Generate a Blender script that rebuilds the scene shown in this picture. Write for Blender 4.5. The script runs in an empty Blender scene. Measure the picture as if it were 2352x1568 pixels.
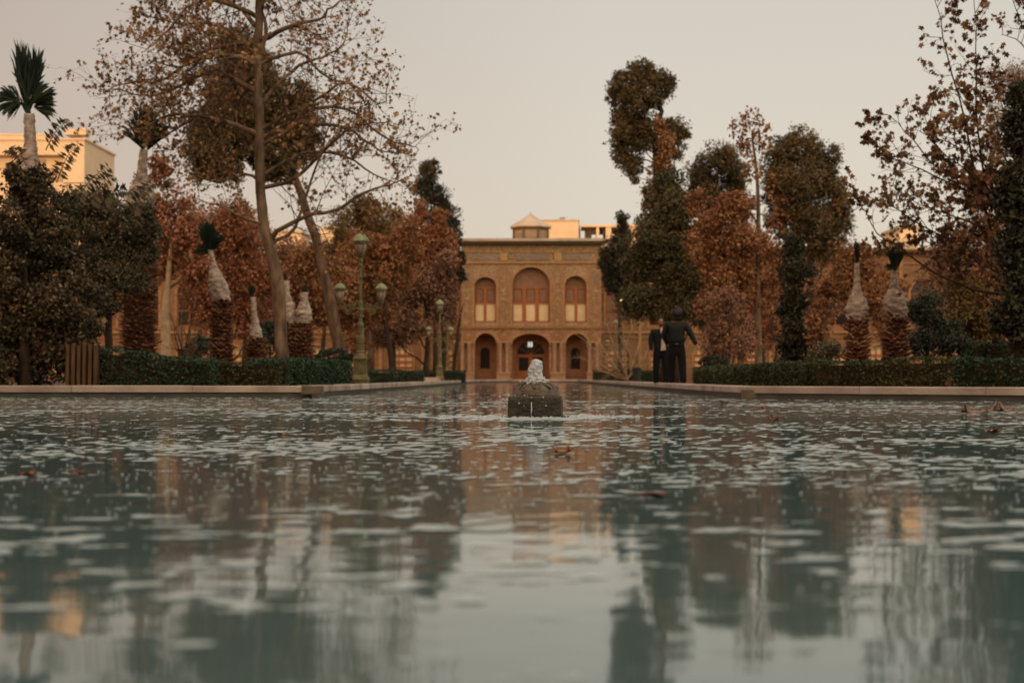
import bpy, bmesh, math, random
import numpy as np
from mathutils import Vector, Matrix, noise as mnoise
R = math.radians
scn = bpy.context.scene
COL = scn.collection
random.seed(7)

# ------------------------------------------------------------------ camera
F = 50.0 / 36 * 2352
CAMZ = .308
cd = bpy.data.cameras.new('camera')
cam = bpy.data.objects.new('camera', cd); COL.objects.link(cam)
cam.location = (0, 0, CAMZ)
YAW = math.atan(44 / F); PITCH = math.atan(83 / F)
cam.rotation_euler = (R(90) + PITCH, 0, YAW)
cd.lens = 50; cd.sensor_width = 36; cd.clip_start = .05; cd.clip_end = 3000
cd.dof.use_dof = True; cd.dof.focus_distance = 10.2; cd.dof.aperture_fstop = 3.0
scn.camera = cam
CM = cam.rotation_euler.to_matrix()

# ------------------------------------------------------------------ world, sun, exposure
SUN_EL, SUN_AZ = 4.3, 22.0          # low behind the camera, a little to its left
w = bpy.data.worlds.new('World'); scn.world = w; w.use_nodes = True
nt = w.node_tree; nt.nodes.clear()
wo = nt.nodes.new('ShaderNodeOutputWorld'); bg = nt.nodes.new('ShaderNodeBackground')
sky = nt.nodes.new('ShaderNodeTexSky'); sky.sky_type = 'NISHITA'; sky.sun_disc = False
sky.sun_elevation = R(SUN_EL); sky.sun_rotation = R(180 + SUN_AZ)
sky.dust_density = 3.0; sky.air_density = 1.0; sky.ozone_density = 1.0
# smoggy dusk veil: pale warm air layer mixed over the clear sky
geo = nt.nodes.new('ShaderNodeTexCoord'); sep = nt.nodes.new('ShaderNodeSeparateXYZ')
ramp = nt.nodes.new('ShaderNodeValToRGB')
nt.links.new(geo.outputs['Generated'], sep.inputs[0]); nt.links.new(sep.outputs['Z'], ramp.inputs[0])
cr = ramp.color_ramp
cr.elements[0].position = 0.0; cr.elements[0].color = (.64, .54, .42, 1)
cr.elements[1].position = 1.0; cr.elements[1].color = (.66, .60, .53, 1)
e = cr.elements.new(.12); e.color = (.66, .585, .49, 1)
e = cr.elements.new(.25); e.color = (.60, .55, .48, 1)
mapx = nt.nodes.new('ShaderNodeMapRange'); mapx.inputs[1].default_value = -.55; mapx.inputs[2].default_value = .05
mapx.inputs[3].default_value = 0; mapx.inputs[4].default_value = 1
nt.links.new(sep.outputs['X'], mapx.inputs[0])
tint = nt.nodes.new('ShaderNodeMixRGB'); tint.inputs[1].default_value = (.70, .58, .56, 1); tint.inputs[2].default_value = (1, 1, 1, 1)
nt.links.new(mapx.outputs[0], tint.inputs[0])
veil = nt.nodes.new('ShaderNodeMixRGB'); veil.blend_type = 'MULTIPLY'; veil.inputs[0].default_value = 1
nt.links.new(ramp.outputs[0], veil.inputs[1]); nt.links.new(tint.outputs[0], veil.inputs[2])
sc_ = nt.nodes.new('ShaderNodeMixRGB'); sc_.blend_type = 'MULTIPLY'; sc_.inputs[0].default_value = 1
sc_.inputs[2].default_value = (.10, .10, .10, 1); nt.links.new(sky.outputs[0], sc_.inputs[1])
mx = nt.nodes.new('ShaderNodeMixRGB'); mx.inputs[0].default_value = .86
nt.links.new(sc_.outputs[0], mx.inputs[1]); nt.links.new(veil.outputs[0], mx.inputs[2])
# the sunset side (behind the viewpoint) is brighter and warmer
sy = nt.nodes.new('ShaderNodeMapRange'); sy.inputs[1].default_value = .45; sy.inputs[2].default_value = -.75; sy.inputs[3].default_value = 0; sy.inputs[4].default_value = 1
sy.interpolation_type = 'SMOOTHSTEP'; nt.links.new(sep.outputs['Y'], sy.inputs[0])
glow = nt.nodes.new('ShaderNodeMixRGB'); glow.inputs[1].default_value = (1, 1, 1, 1); glow.inputs[2].default_value = (3.2, 2.6, 2.0, 1)
nt.links.new(sy.outputs[0], glow.inputs[0])
fin = nt.nodes.new('ShaderNodeMixRGB'); fin.blend_type = 'MULTIPLY'; fin.inputs[0].default_value = 1
nt.links.new(mx.outputs[0], fin.inputs[1]); nt.links.new(glow.outputs[0], fin.inputs[2])
nt.links.new(fin.outputs[0], bg.inputs[0]); bg.inputs[1].default_value = 1.22
nt.links.new(bg.outputs[0], wo.inputs[0])

sd = bpy.data.lights.new('sun', 'SUN'); sd.energy = 2.3; sd.angle = R(.5); sd.color = (1, .55, .23)
so = bpy.data.objects.new('sun', sd); COL.objects.link(so)
so.rotation_euler = (R(90 - SUN_EL), 0, -R(SUN_AZ))
scn.view_settings.view_transform = 'Standard'; scn.view_settings.look = 'None'
scn.view_settings.exposure = 0; scn.view_settings.gamma = 1
scn.cycles.use_denoising = True
scn.cycles.max_bounces = 6; scn.cycles.diffuse_bounces = 3; scn.cycles.glossy_bounces = 3
scn.cycles.transmission_bounces = 5; scn.cycles.transparent_max_bounces = 8
scn.cycles.caustics_reflective = False; scn.cycles.caustics_refractive = False

# ------------------------------------------------------------------ helpers
GZ = .08      # ground
def ray(px, py):
    return CM @ Vector(((px - 1176) / F, (784 - py) / F, -1))
def at(px, py, Y):
    d = ray(px, py); return Vector((0, 0, CAMZ)) + d * (Y / d.y)
def onz(px, py, z=0.0):
    d = ray(px, py); return Vector((0, 0, CAMZ)) + d * ((z - CAMZ) / d.z)

def tag(o, label=None, cat=None, group=None, kind=None):
    if label: o['label'] = label
    if cat: o['category'] = cat
    if group: o['group'] = group
    if kind: o['kind'] = kind
    return o
def empty(name, loc, label, cat, group=None):
    o = bpy.data.objects.new(name, None); COL.objects.link(o); o.location = loc
    o.empty_display_size = .2
    return tag(o, label, cat, group)
def link(name, me, mat, parent=None, smooth=False):
    if isinstance(mat, (list, tuple)):
        for m in mat: me.materials.append(m)
    elif mat: me.materials.append(mat)
    o = bpy.data.objects.new(name, me); COL.objects.link(o)
    if smooth: me.polygons.foreach_set('use_smooth', [True] * len(me.polygons))
    if parent:
        o.parent = parent
        o.matrix_parent_inverse = Matrix.Translation(parent.location).inverted() if parent.type == 'EMPTY' and parent.parent is None else Matrix.Identity(4)
    return o
class MB:
    def __init__(s): s.v = []; s.f = []; s.m = []
    def add(s, vs, fs, mi=0):
        b = len(s.v); s.v.extend(vs); s.f.extend([tuple(b + i for i in f) for f in fs]); s.m.extend([mi] * len(fs))
    def box(s, x0, x1, y0, y1, z0, z1, mi=0):
        s.add([(x0,y0,z0),(x1,y0,z0),(x1,y1,z0),(x0,y1,z0),(x0,y0,z1),(x1,y0,z1),(x1,y1,z1),(x0,y1,z1)],
              [(0,3,2,1),(4,5,6,7),(0,1,5,4),(1,2,6,5),(2,3,7,6),(3,0,4,7)], mi)
    def tube(s, pts, rad, n=7, mi=0, cap=True):
        P = [Vector(p) for p in pts]; vs = []; up = None
        if not isinstance(rad, (list, tuple)): rad = [rad] * len(P)
        for i, p in enumerate(P):
            t = (P[min(i+1, len(P)-1)] - P[max(i-1, 0)])
            if t.length < 1e-9: t = Vector((0,0,1))
            t.normalize()
            if up is None: up = t.orthogonal().normalized()
            a = (up - t * up.dot(t));  a = a.normalized() if a.length > 1e-6 else t.orthogonal().normalized()
            up = a; b = t.cross(a)
            for k in range(n):
                q = 2*math.pi*k/n
                vs.append(tuple(p + (a*math.cos(q) + b*math.sin(q)) * rad[i]))
        fs = [(i*n+k, i*n+(k+1)%n, (i+1)*n+(k+1)%n, (i+1)*n+k) for i in range(len(P)-1) for k in range(n)]
        if cap: fs += [tuple(range(n-1,-1,-1)), tuple(range((len(P)-1)*n, len(P)*n))]
        s.add(vs, fs, mi)
    def lathe(s, prof, c=(0,0,0), n=16, mi=0, square=False, phase=0.0):   # prof: (z, r)
        vs = []
        for z, r in prof:
            for k in range(n):
                q = 2*math.pi*k/n + phase
                vs.append((c[0]+r*math.cos(q), c[1]+r*math.sin(q), c[2]+z))
        fs = [(i*n+k, i*n+(k+1)%n, (i+1)*n+(k+1)%n, (i+1)*n+k) for i in range(len(prof)-1) for k in range(n)]
        fs += [tuple(range(n-1,-1,-1)), tuple(range((len(prof)-1)*n, len(prof)*n))]
        s.add(vs, fs, mi)
    def mesh(s, name):
        me = bpy.data.meshes.new(name); me.from_pydata([tuple(v) for v in s.v], [], s.f)
        if any(s.m): me.polygons.foreach_set('material_index', s.m)
        me.update(); return me
    def build(s, name, mat, parent=None, smooth=False):
        return link(name, s.mesh(name), mat, parent, smooth)

# ------------------------------------------------------------------ materials
def newmat(name):
    m = bpy.data.materials.new(name); m.use_nodes = True
    n = m.node_tree; b = n.nodes['Principled BSDF']; return m, n, b
def noisemat(name, cols, scale=5, rough=.8, bump=0.0, detail=5, coord='Object', spec=.3, bscale=None, stretch=(1,1,1), dist=.01):
    m, n, b = newmat(name)
    tc = n.nodes.new('ShaderNodeTexCoord'); mp = n.nodes.new('ShaderNodeMapping'); mp.inputs['Scale'].default_value = stretch
    n.links.new(tc.outputs[coord], mp.inputs[0])
    t = n.nodes.new('ShaderNodeTexNoise'); t.inputs['Scale'].default_value = scale; t.inputs['Detail'].default_value = detail
    n.links.new(mp.outputs[0], t.inputs[0])
    r = n.nodes.new('ShaderNodeValToRGB'); cr = r.color_ramp
    k = len(cols)
    cr.elements[0].position = .32; cr.elements[1].position = .68
    cr.elements[0].color = (*cols[0], 1); cr.elements[1].color = (*cols[-1], 1)
    for i in range(1, k-1):
        e = cr.elements.new(.32 + .36*i/(k-1)); e.color = (*cols[i], 1)
    n.links.new(t.outputs[0], r.inputs[0]); n.links.new(r.outputs[0], b.inputs['Base Color'])
    b.inputs['Roughness'].default_value = rough; b.inputs['Specular IOR Level'].default_value = spec
    if bump:
        t2 = n.nodes.new('ShaderNodeTexNoise'); t2.inputs['Scale'].default_value = bscale or scale*3; t2.inputs['Detail'].default_value = 4
        n.links.new(mp.outputs[0], t2.inputs[0])
        bp = n.nodes.new('ShaderNodeBump'); bp.inputs['Strength'].default_value = bump; bp.inputs['Distance'].default_value = dist
        n.links.new(t2.outputs[0], bp.inputs['Height']); n.links.new(bp.outputs[0], b.inputs['Normal'])
    return m
def leafmat(name, c1, c2, c3, patch=.9, rough=.6):
    m, n, b = newmat(name)
    g = n.nodes.new('ShaderNodeNewGeometry'); tc = n.nodes.new('ShaderNodeTexCoord')
    t = n.nodes.new('ShaderNodeTexNoise'); t.inputs['Scale'].default_value = patch; t.inputs['Detail'].default_value = 2
    n.links.new(tc.outputs['Object'], t.inputs[0])
    a = n.nodes.new('ShaderNodeMath'); a.operation = 'MULTIPLY_ADD'; a.inputs[1].default_value = .55; 
    n.links.new(g.outputs['Random Per Island'], a.inputs[0])
    s2 = n.nodes.new('ShaderNodeMath'); s2.operation = 'MULTIPLY_ADD'; s2.inputs[1].default_value = 1.6; s2.inputs[2].default_value = -.58
    n.links.new(t.outputs[0], s2.inputs[0]); n.links.new(s2.outputs[0], a.inputs[2])
    r = n.nodes.new('ShaderNodeValToRGB'); cr = r.color_ramp
    cr.elements[0].position = .1; cr.elements[0].color = (*c1, 1); cr.elements[1].position = .95; cr.elements[1].color = (*c3, 1)
    e = cr.elements.new(.5); e.color = (*c2, 1)
    n.links.new(a.outputs[0], r.inputs[0]); n.links.new(r.outputs[0], b.inputs['Base Color'])
    b.inputs['Roughness'].default_value = rough; b.inputs['Specular IOR Level'].default_value = .25
    return m
def plain(name, col, rough=.6, metal=0.0, spec=.4, emit=None, es=0):
    m, n, b = newmat(name); b.inputs['Base Color'].default_value = (*col, 1)
    b.inputs['Roughness'].default_value = rough; b.inputs['Metallic'].default_value = metal; b.inputs['Specular IOR Level'].default_value = spec
    if emit: b.inputs['Emission Color'].default_value = (*emit, 1); b.inputs['Emission Strength'].default_value = es
    return m

M = {}
M['ground'] = noisemat('gravel', [(.13,.085,.06),(.20,.14,.10),(.24,.17,.12)], 3, .95, .5)
M['soil'] = noisemat('soil', [(.05,.035,.022),(.09,.06,.035)], 4, .95, .6)
M['coping'] = noisemat('coping_stone', [(.25,.20,.175),(.37,.305,.27),(.46,.385,.34)], 1.6, .8, .5, bscale=14, dist=.02)
M['wall_dark'] = noisemat('dark_pool_wall', [(.055,.055,.045),(.09,.085,.07)], 3, .55, .2)  # darker tone for the wall below the coping slabs
M['rust'] = leafmat('rust_leaves', (.15,.075,.036), (.27,.125,.058), (.36,.21,.10))
M['rustred'] = leafmat('red_brown_leaves', (.17,.075,.042), (.29,.12,.062), (.36,.19,.10))
M['mauve'] = leafmat('mauve_brown_leaves', (.15,.085,.058), (.25,.14,.092), (.33,.20,.135))
M['planeleaf'] = leafmat('plane_leaves', (.14,.075,.036), (.25,.135,.06), (.33,.22,.10))
M['planedark'] = leafmat('dark_plane_leaves', (.11,.055,.03), (.19,.10,.052), (.25,.17,.075))
M['pine'] = leafmat('pine_needles', (.06,.052,.024), (.11,.085,.04), (.17,.12,.058))
M['cypress'] = leafmat('cypress_leaves', (.022,.026,.018), (.04,.042,.026), (.06,.055,.03))
M['cedar'] = leafmat('cedar_leaves', (.045,.05,.024), (.085,.08,.038), (.125,.10,.045))
M['olive'] = leafmat('olive_leaves', (.10,.075,.025), (.15,.105,.035), (.20,.13,.045))
M['laurel'] = leafmat('laurel_leaves', (.026,.028,.018), (.06,.055,.032), (.19,.125,.07), 1.5, .5)
M['privet'] = leafmat('privet_leaves', (.04,.046,.03), (.085,.083,.052), (.17,.14,.09), 1.2, .55)
M['hedge'] = leafmat('hedge_leaves', (.012,.034,.021), (.024,.060,.036), (.040,.082,.042), 2.5, .5)
M['hedgelight'] = leafmat('light_hedge_leaves', (.017,.031,.012), (.040,.058,.020), (.072,.082,.028), 1.5, .5)
M['bluegreen'] = leafmat('blue_green_leaves', (.025,.04,.032), (.045,.06,.045), (.07,.075,.05))
M['planebark'] = noisemat('plane_bark', [(.05,.034,.023),(.13,.088,.058),(.22,.155,.105)], 4, .9, .4, detail=3, stretch=(1.6,1.6,.6))
M['bark'] = noisemat('bark', [(.05,.033,.022),(.10,.065,.042),(.15,.10,.065)], 9, .95, .9, stretch=(1,1,.3), dist=.03)
M['darkbark'] = noisemat('dark_bark', [(.025,.018,.013),(.055,.036,.024)], 8, .95, .9, stretch=(1,1,.3), dist=.03)
M['palebark'] = noisemat('pale_bark', [(.26,.19,.12),(.42,.33,.21)], 6, .9, .3)
M['twig'] = plain('twig', (.085,.055,.038), .9)
M['palmtrunk'] = noisemat('palm_trunk', [(.035,.016,.011),(.08,.035,.02)], 12, .95, .8)
M['palmstub'] = leafmat('palm_stubs', (.07,.028,.018), (.14,.06,.035), (.40,.24,.14), 3)
M['wrap'] = noisemat('cloth_wrap', [(.22,.18,.155),(.38,.32,.28),(.50,.43,.38)], 6, .9, .8, bscale=16, dist=.03, stretch=(1,1,2.2))
M['frond'] = leafmat('palm_fronds', (.008,.018,.013), (.018,.038,.026), (.04,.055,.03), 2)
M['iron'] = noisemat('green_painted_iron', [(.085,.082,.038),(.135,.125,.058),(.18,.16,.08)], 7, .55, .4, bscale=30)
M['ironroof'] = noisemat('pale_green_roof', [(.16,.20,.11),(.27,.31,.19)], 9, .45, .1)
M['lampglass'] = noisemat('frosted_glass', [(.20,.15,.11),(.34,.27,.21)], 6, .35, 0)
M['fence'] = noisemat('fence_wood', [(.05,.028,.014),(.13,.07,.035)], 4, .85, .4, stretch=(6,6,.6))
M['stone'] = noisemat('wet_fountain_stone', [(.012,.012,.009),(.03,.028,.018),(.06,.052,.032)], 11, .42, .8, spec=.5, bscale=45, dist=.012)
M['stonedome'] = noisemat('dome_stone', [(.035,.028,.018),(.09,.07,.048),(.12,.095,.065)], 14, .5, .8, spec=.5, bscale=50, dist=.012)
M['foam'] = noisemat('foam', [(.43,.56,.61),(.57,.70,.73)], 20, .45, .3, bscale=120, dist=.002)
M['deadleaf'] = noisemat('dead_leaf', [(.16,.045,.012),(.27,.085,.022)], 25, .6, .3)
M['deadleafpale'] = noisemat('pale_dead_leaf', [(.16,.10,.065),(.27,.18,.12)], 25, .7, .3)
M['stem'] = plain('leaf_stem', (.09,.03,.015), .6)

def vary(m, amt):      # slab-to-slab tone differences
    n = m.node_tree; b = n.nodes['Principled BSDF']; src = b.inputs['Base Color'].links[0].from_socket
    g = n.nodes.new('ShaderNodeNewGeometry'); mr = n.nodes.new('ShaderNodeMapRange'); mr.inputs[3].default_value = 1-amt; mr.inputs[4].default_value = 1+amt
    n.links.new(g.outputs['Random Per Island'], mr.inputs[0]); mu = n.nodes.new('ShaderNodeMixRGB'); mu.blend_type = 'MULTIPLY'; mu.inputs[0].default_value = 1
    n.links.new(src, mu.inputs[1]); n.links.new(mr.outputs[0], mu.inputs[2]); n.links.new(mu.outputs[0], b.inputs['Base Color'])
vary(M['coping'], .14)
def facade_mat(name, base, accents, tile=2.6, strength=.75):
    m, n, b = newmat(name)
    tc = n.nodes.new('ShaderNodeTexCoord'); 
    v = n.nodes.new('ShaderNodeTexVoronoi'); v.inputs['Scale'].default_value = tile; v.inputs['Randomness'].default_value = .35
    n.links.new(tc.outputs['Object'], v.inputs['Vector'])
    v2 = n.nodes.new('ShaderNodeTexVoronoi'); v2.inputs['Scale'].default_value = tile*3.1; v2.inputs['Randomness'].default_value = .6
    n.links.new(tc.outputs['Object'], v2.inputs['Vector'])
    r = n.nodes.new('ShaderNodeValToRGB'); r.color_ramp.interpolation = 'CONSTANT'; cr = r.color_ramp
    cr.elements[0].position = 0; cr.elements[0].color = (*accents[0], 1); cr.elements[1].position = .3; cr.elements[1].color = (*base, 1)
    for i, a in enumerate(accents[1:]):
        e = cr.elements.new(.55 + .15*i); e.color = (*a, 1)
    sp = n.nodes.new('ShaderNodeSeparateColor'); n.links.new(v2.outputs['Color'], sp.inputs[0]); n.links.new(sp.outputs[0], r.inputs[0])
    nz = n.nodes.new('ShaderNodeTexNoise'); nz.inputs['Scale'].default_value = 1.1; nz.inputs['Detail'].default_value = 6
    n.links.new(tc.outputs['Object'], nz.inputs[0])
    mxr = n.nodes.new('ShaderNodeMixRGB'); mxr.inputs[0].default_value = strength; mxr.inputs[1].default_value = (*base, 1); n.links.new(r.outputs[0], mxr.inputs[2])
    mr = n.nodes.new('ShaderNodeMapRange'); mr.inputs[1].default_value = .3; mr.inputs[2].default_value = .7; mr.inputs[3].default_value = .86; mr.inputs[4].default_value = 1.12
    n.links.new(nz.outputs[0], mr.inputs[0])
    mu = n.nodes.new('ShaderNodeMixRGB'); mu.blend_type = 'MULTIPLY'; mu.inputs[0].default_value = 1
    n.links.new(mxr.outputs[0], mu.inputs[1]); n.links.new(mr.outputs[0], mu.inputs[2])
    n.links.new(mu.outputs[0], b.inputs['Base Color']); b.inputs['Roughness'].default_value = .75; b.inputs['Specular IOR Level'].default_value = .2
    bp = n.nodes.new('ShaderNodeBump'); bp.inputs['Strength'].default_value = .5; bp.inputs['Distance'].default_value = .05
    n.links.new(v.outputs['Distance'], bp.inputs['Height']); n.links.new(bp.outputs[0], b.inputs['Normal'])
    return m
M['tile_up'] = facade_mat('upper_tilework', (.31,.205,.12), [(.19,.145,.105),(.39,.27,.15),(.23,.145,.095),(.33,.26,.17)], 4)
M['tile_low'] = facade_mat('lower_tilework', (.31,.18,.11), [(.22,.125,.08),(.40,.24,.145),(.24,.13,.085),(.34,.22,.14)], 4)
M['tile_band'] = facade_mat('frieze_tilework', (.26,.17,.085), [(.13,.115,.09),(.38,.27,.12),(.17,.13,.09),(.3,.22,.11)], 5, .75)
M['tile_blue'] = facade_mat('inscription_tiles', (.22,.17,.13), [(.15,.135,.125),(.30,.23,.15),(.17,.14,.13),(.25,.19,.13)], 6, .8)
M['tile_ochre'] = facade_mat('ochre_tiles', (.37,.24,.105), [(.26,.17,.08),(.46,.31,.13),(.3,.18,.09),(.36,.26,.14)], 5, .5)
M['tile_wing'] = facade_mat('wing_tilework', (.235,.125,.065), [(.16,.09,.05),(.32,.165,.08),(.18,.09,.05),(.26,.16,.09)], 3, .5)
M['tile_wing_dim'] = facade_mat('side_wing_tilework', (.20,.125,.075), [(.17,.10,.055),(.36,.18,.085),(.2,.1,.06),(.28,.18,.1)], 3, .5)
M['moulding'] = noisemat('moulding', [(.27,.155,.075),(.37,.225,.115)], 3, .8, .3)
M['cornice'] = noisemat('cornice', [(.06,.04,.022),(.11,.075,.04)], 5, .85, .4)
M['roof'] = noisemat('metal_roof', [(.34,.29,.24),(.46,.40,.34)], 1.5, .5, 0)
M['recess'] = noisemat('painted_recess', [(.20,.115,.075),(.27,.16,.105)], 2.5, .8, .1)
M['wood'] = noisemat('window_wood', [(.24,.085,.03),(.33,.12,.045)], 5, .6, 0)
M['blind'] = noisemat('cream_blind', [(.58,.46,.29),(.68,.54,.35)], 2.5, .8, 0)
M['brownblind'] = noisemat('brown_blind', [(.19,.105,.07),(.25,.14,.095)], 3, .8, 0)
M['glassdark'] = plain('dark_glass', (.012,.010,.010), .2, 0, .5)
M['porch'] = noisemat('porch_plaster', [(.25,.12,.07),(.33,.165,.095)], 2, .8, .1)
M['column'] = noisemat('column_stone', [(.27,.165,.105),(.36,.23,.15)], 3, .7, .2)
M['lampwarm'] = plain('warm_lamp', (.9,.7,.4), .5, 0, .3, (1,.72,.32), 1.5)
M['daywindow'] = plain('lit_pane', (.5,.55,.5), .5, 0, .3, (.85,.95,.85), .55)
M['litwall'] = noisemat('sunlit_wall', [(.52,.42,.31),(.60,.49,.37)], .6, .85, 0)
M['beige'] = noisemat('beige_wall', [(.55,.45,.36),(.63,.52,.42)], .4, .85, 0)
M['shutter_and_shade'] = noisemat('window_shutter', [(.28,.22,.17),(.36,.29,.22)], 3, .7, 0, stretch=(.2,.2,8))

# ------------------------------------------------------------------ setting: ground, pool, coping
WL = onz(720, 912); WR = onz(1715, 914.5)
xL, xR = WL.x, 3.06
pR_far = onz(2352, 921.5); sl = (pR_far.y - WR.y) / (pR_far.x - WR.x)
POOLX = 13.0; YEND = 93.0
pool = [(-POOLX, -4), (POOLX, -4), (POOLX, WR.y + sl*(POOLX-WR.x)), (WR.x, WR.y), (xR, WR.y+4), (xR, YEND), (xL+.1, YEND), (xL+.06, WL.y+4), (xL, WL.y), (-POOLX, WL.y + .1)]
def offset_poly(poly, d):
    n = len(poly); out = []
    for i in range(n):
        p0, p1, p2 = Vector(poly[i-1]), Vector(poly[i]), Vector(poly[(i+1) % n])
        e1 = (p1-p0).normalized(); e2 = (p2-p1).normalized()
        n1 = Vector((e1.y, -e1.x)); n2 = Vector((e2.y, -e2.x)); m = (n1+n2); m = m / max(.3, m.length_squared) * 2
        q = p1 + m * d; out.append((q.x, q.y))
    return out
outer = offset_poly(pool, .30)
def ring_fill(name, loop_out, loop_in, z, mat):
    bm = bmesh.new(); es = []
    for lp in (loop_out, loop_in):
        vs = [bm.verts.new((x, y, z)) for x, y in lp]
        for i in range(len(vs)): es.append(bm.edges.new((vs[i], vs[(i+1) % len(vs)])))
    bmesh.ops.triangle_fill(bm, edges=es, use_beauty=True)
    for f in bm.faces:
        f.normal_update()
        if f.normal.z < 0: f.normal_flip()
    me = bpy.data.meshes.new(name); bm.to_mesh(me); bm.free()
    return tag(link(name, me, mat), kind='structure')
ring_fill('ground', [(-900,-500),(900,-500),(900,1500),(-900,1500)], offset_poly(pool, .26), GZ, M['ground'])
# planting beds: dark soil 4 mm above the gravel
b = MB()
b.add([(-60,WL.y+.6,GZ+.004),(-4.4,WL.y+.6,GZ+.004),(-5.2,88,GZ+.004),(-60,88,GZ+.004)],[(0,1,2,3)])
b.add([(4.7,WR.y+1.6,GZ+.004),(60,WR.y+.4,GZ+.004),(60,88,GZ+.004),(5.6,88,GZ+.004)],[(0,1,2,3)])
tag(b.build('planting_beds', M['soil']), kind='structure')
b = MB(); b.add([(x, y, -.75) for x, y in offset_poly(pool, .05)], [tuple(range(len(pool)))])
pf = b.build('pool_floor', plain('pool_paint', (.03,.12,.14), .8)); tag(pf, kind='structure')
# pool wall under the coping, then the coping made of separate slabs
b = MB(); wp = offset_poly(pool, .03); n = len(wp)
b.add([(x,y,-.75) for x,y in wp] + [(x,y,.082) for x,y in wp], [(i, n+i, n+(i+1)%n, (i+1)%n) for i in range(n)])
tag(b.build('pool_wall', M['wall_dark']), kind='structure')
b = MB(); rr = random.Random(3)
for i in range(n):
    if i == 0: continue
    p0, p1 = Vector(pool[i]), Vector(pool[(i+1)%n]); q0, q1 = Vector(outer[i]), Vector(outer[(i+1)%n])
    L = (p1-p0).length; k = max(1, round(L/1.9))
    for j in range(k):
        g = .006 / L
        a, c = (j/k + g, (j+1)/k - g)
        A, B = p0.lerp(p1, a), p0.lerp(p1, c); C, D = q0.lerp(q1, c), q0.lerp(q1, a)
        dz = rr.uniform(-.005, .005); inn = rr.uniform(-.006, .006)
        z0, z1 = .079, .18 + dz; ch = .018
        nrm = (D-A).normalized(); A = A + nrm*inn; B = B + nrm*inn
        A2, B2 = A + nrm*ch, B + nrm*ch
        b.add([(A.x,A.y,z0),(B.x,B.y,z0),(C.x,C.y,z0),(D.x,D.y,z0),(A.x,A.y,z1-ch*.7),(B.x,B.y,z1-ch*.7),(A2.x,A2.y,z1),(B2.x,B2.y,z1),(C.x,C.y,z1),(D.x,D.y,z1)],
              [(0,3,2,1),(0,1,5,4),(4,5,7,6),(6,7,8,9),(1,2,8,7,5),(2,3,9,8),(3,0,4,6,9)])
tag(b.build('pool_coping', M['coping']), kind='structure')
# overflow blocks on the two coping corners
for px, py, lab in ((719, 893, 'dark square overflow block in the left coping corner'), (1729, 903, 'dark square overflow block in the right coping corner')):
    p = at(px, py, WL.y if px < 1000 else WR.y); b = MB()
    b.box(-.17, .17, -.05, .02, -.075, .06); b.box(-.14, .14, -.058, -.05, -.06, .045)
    o = b.build('overflow_block', noisemat('block', [(.10,.08,.06),(.16,.13,.10)], 6, .8, .3)); o.location = (p.x, p.y - .02, p.z - .01); tag(o, lab, 'overflow block', 'overflow blocks on the pool corners')
# low pale slab beside the left channel coping
b = MB(); p = at(915, 880, 52); q = at(1005, 880, 52)
b.box(0, q.x-p.x, 0, 1.6, 0, .20); b.box(.02, q.x-p.x-.02, .02, 1.58, .20, .235)
o = b.build('stone_step', M['coping']); o.location = (p.x, 52, GZ); tag(o, 'low pale stone step behind the left channel coping, by the second lamp post', 'step')

# water
m, nn, bs = newmat('pool_water')
bs.inputs['Base Color'].default_value = (.070,.130,.138,1); bs.inputs['Roughness'].default_value = .045
bs.inputs['IOR'].default_value = 1.52; bs.inputs['Specular IOR Level'].default_value = .5
tc = nn.nodes.new('ShaderNodeTexCoord')
def wnoise(scale, stretch, detail=3):
    mp = nn.nodes.new('ShaderNodeMapping'); mp.inputs['Scale'].default_value = stretch
    nn.links.new(tc.outputs['Object'], mp.inputs[0])
    t = nn.nodes.new('ShaderNodeTexNoise'); t.inputs['Scale'].default_value = scale; t.inputs['Detail'].default_value = detail
    nn.links.new(mp.outputs[0], t.inputs[0]); return t
t1 = wnoise(2.2, (1,1.5,1), 2); t2 = wnoise(11, (1,1.2,1), 3)
# ripples leaving the fountain
FY = .308*3267/91.5
mpf = nn.nodes.new('ShaderNodeMapping'); mpf.inputs['Location'].default_value = (-at(1231,958,FY).x, -FY, 0)
nn.links.new(tc.outputs['Object'], mpf.inputs[0])
ln = nn.nodes.new('ShaderNodeVectorMath'); ln.operation = 'LENGTH'; nn.links.new(mpf.outputs[0], ln.inputs[0])
sn = nn.nodes.new('ShaderNodeMath'); sn.operation = 'MULTIPLY'; sn.inputs[1].default_value = 42; nn.links.new(ln.outputs['Value'], sn.inputs[0])
sn2 = nn.nodes.new('ShaderNodeMath'); sn2.operation = 'SINE'; nn.links.new(sn.outputs[0], sn2.inputs[0])
fall = nn.nodes.new('ShaderNodeMapRange'); fall.inputs[1].default_value = .2; fall.inputs[2].default_value = 4.5; fall.inputs[3].default_value = 1; fall.inputs[4].default_value = .0
nn.links.new(ln.outputs['Value'], fall.inputs[0])
rp = nn.nodes.new('ShaderNodeMath'); rp.operation = 'MULTIPLY'; nn.links.new(sn2.outputs[0], rp.inputs[0]); nn.links.new(fall.outputs[0], rp.inputs[1])
def madd(a, k, c=None):
    x = nn.nodes.new('ShaderNodeMath'); x.operation = 'MULTIPLY_ADD'; x.inputs[1].default_value = k; nn.links.new(a, x.inputs[0])
    if c: nn.links.new(c, x.inputs[2])
    else: x.inputs[2].default_value = 0
    return x.outputs[0]
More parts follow.
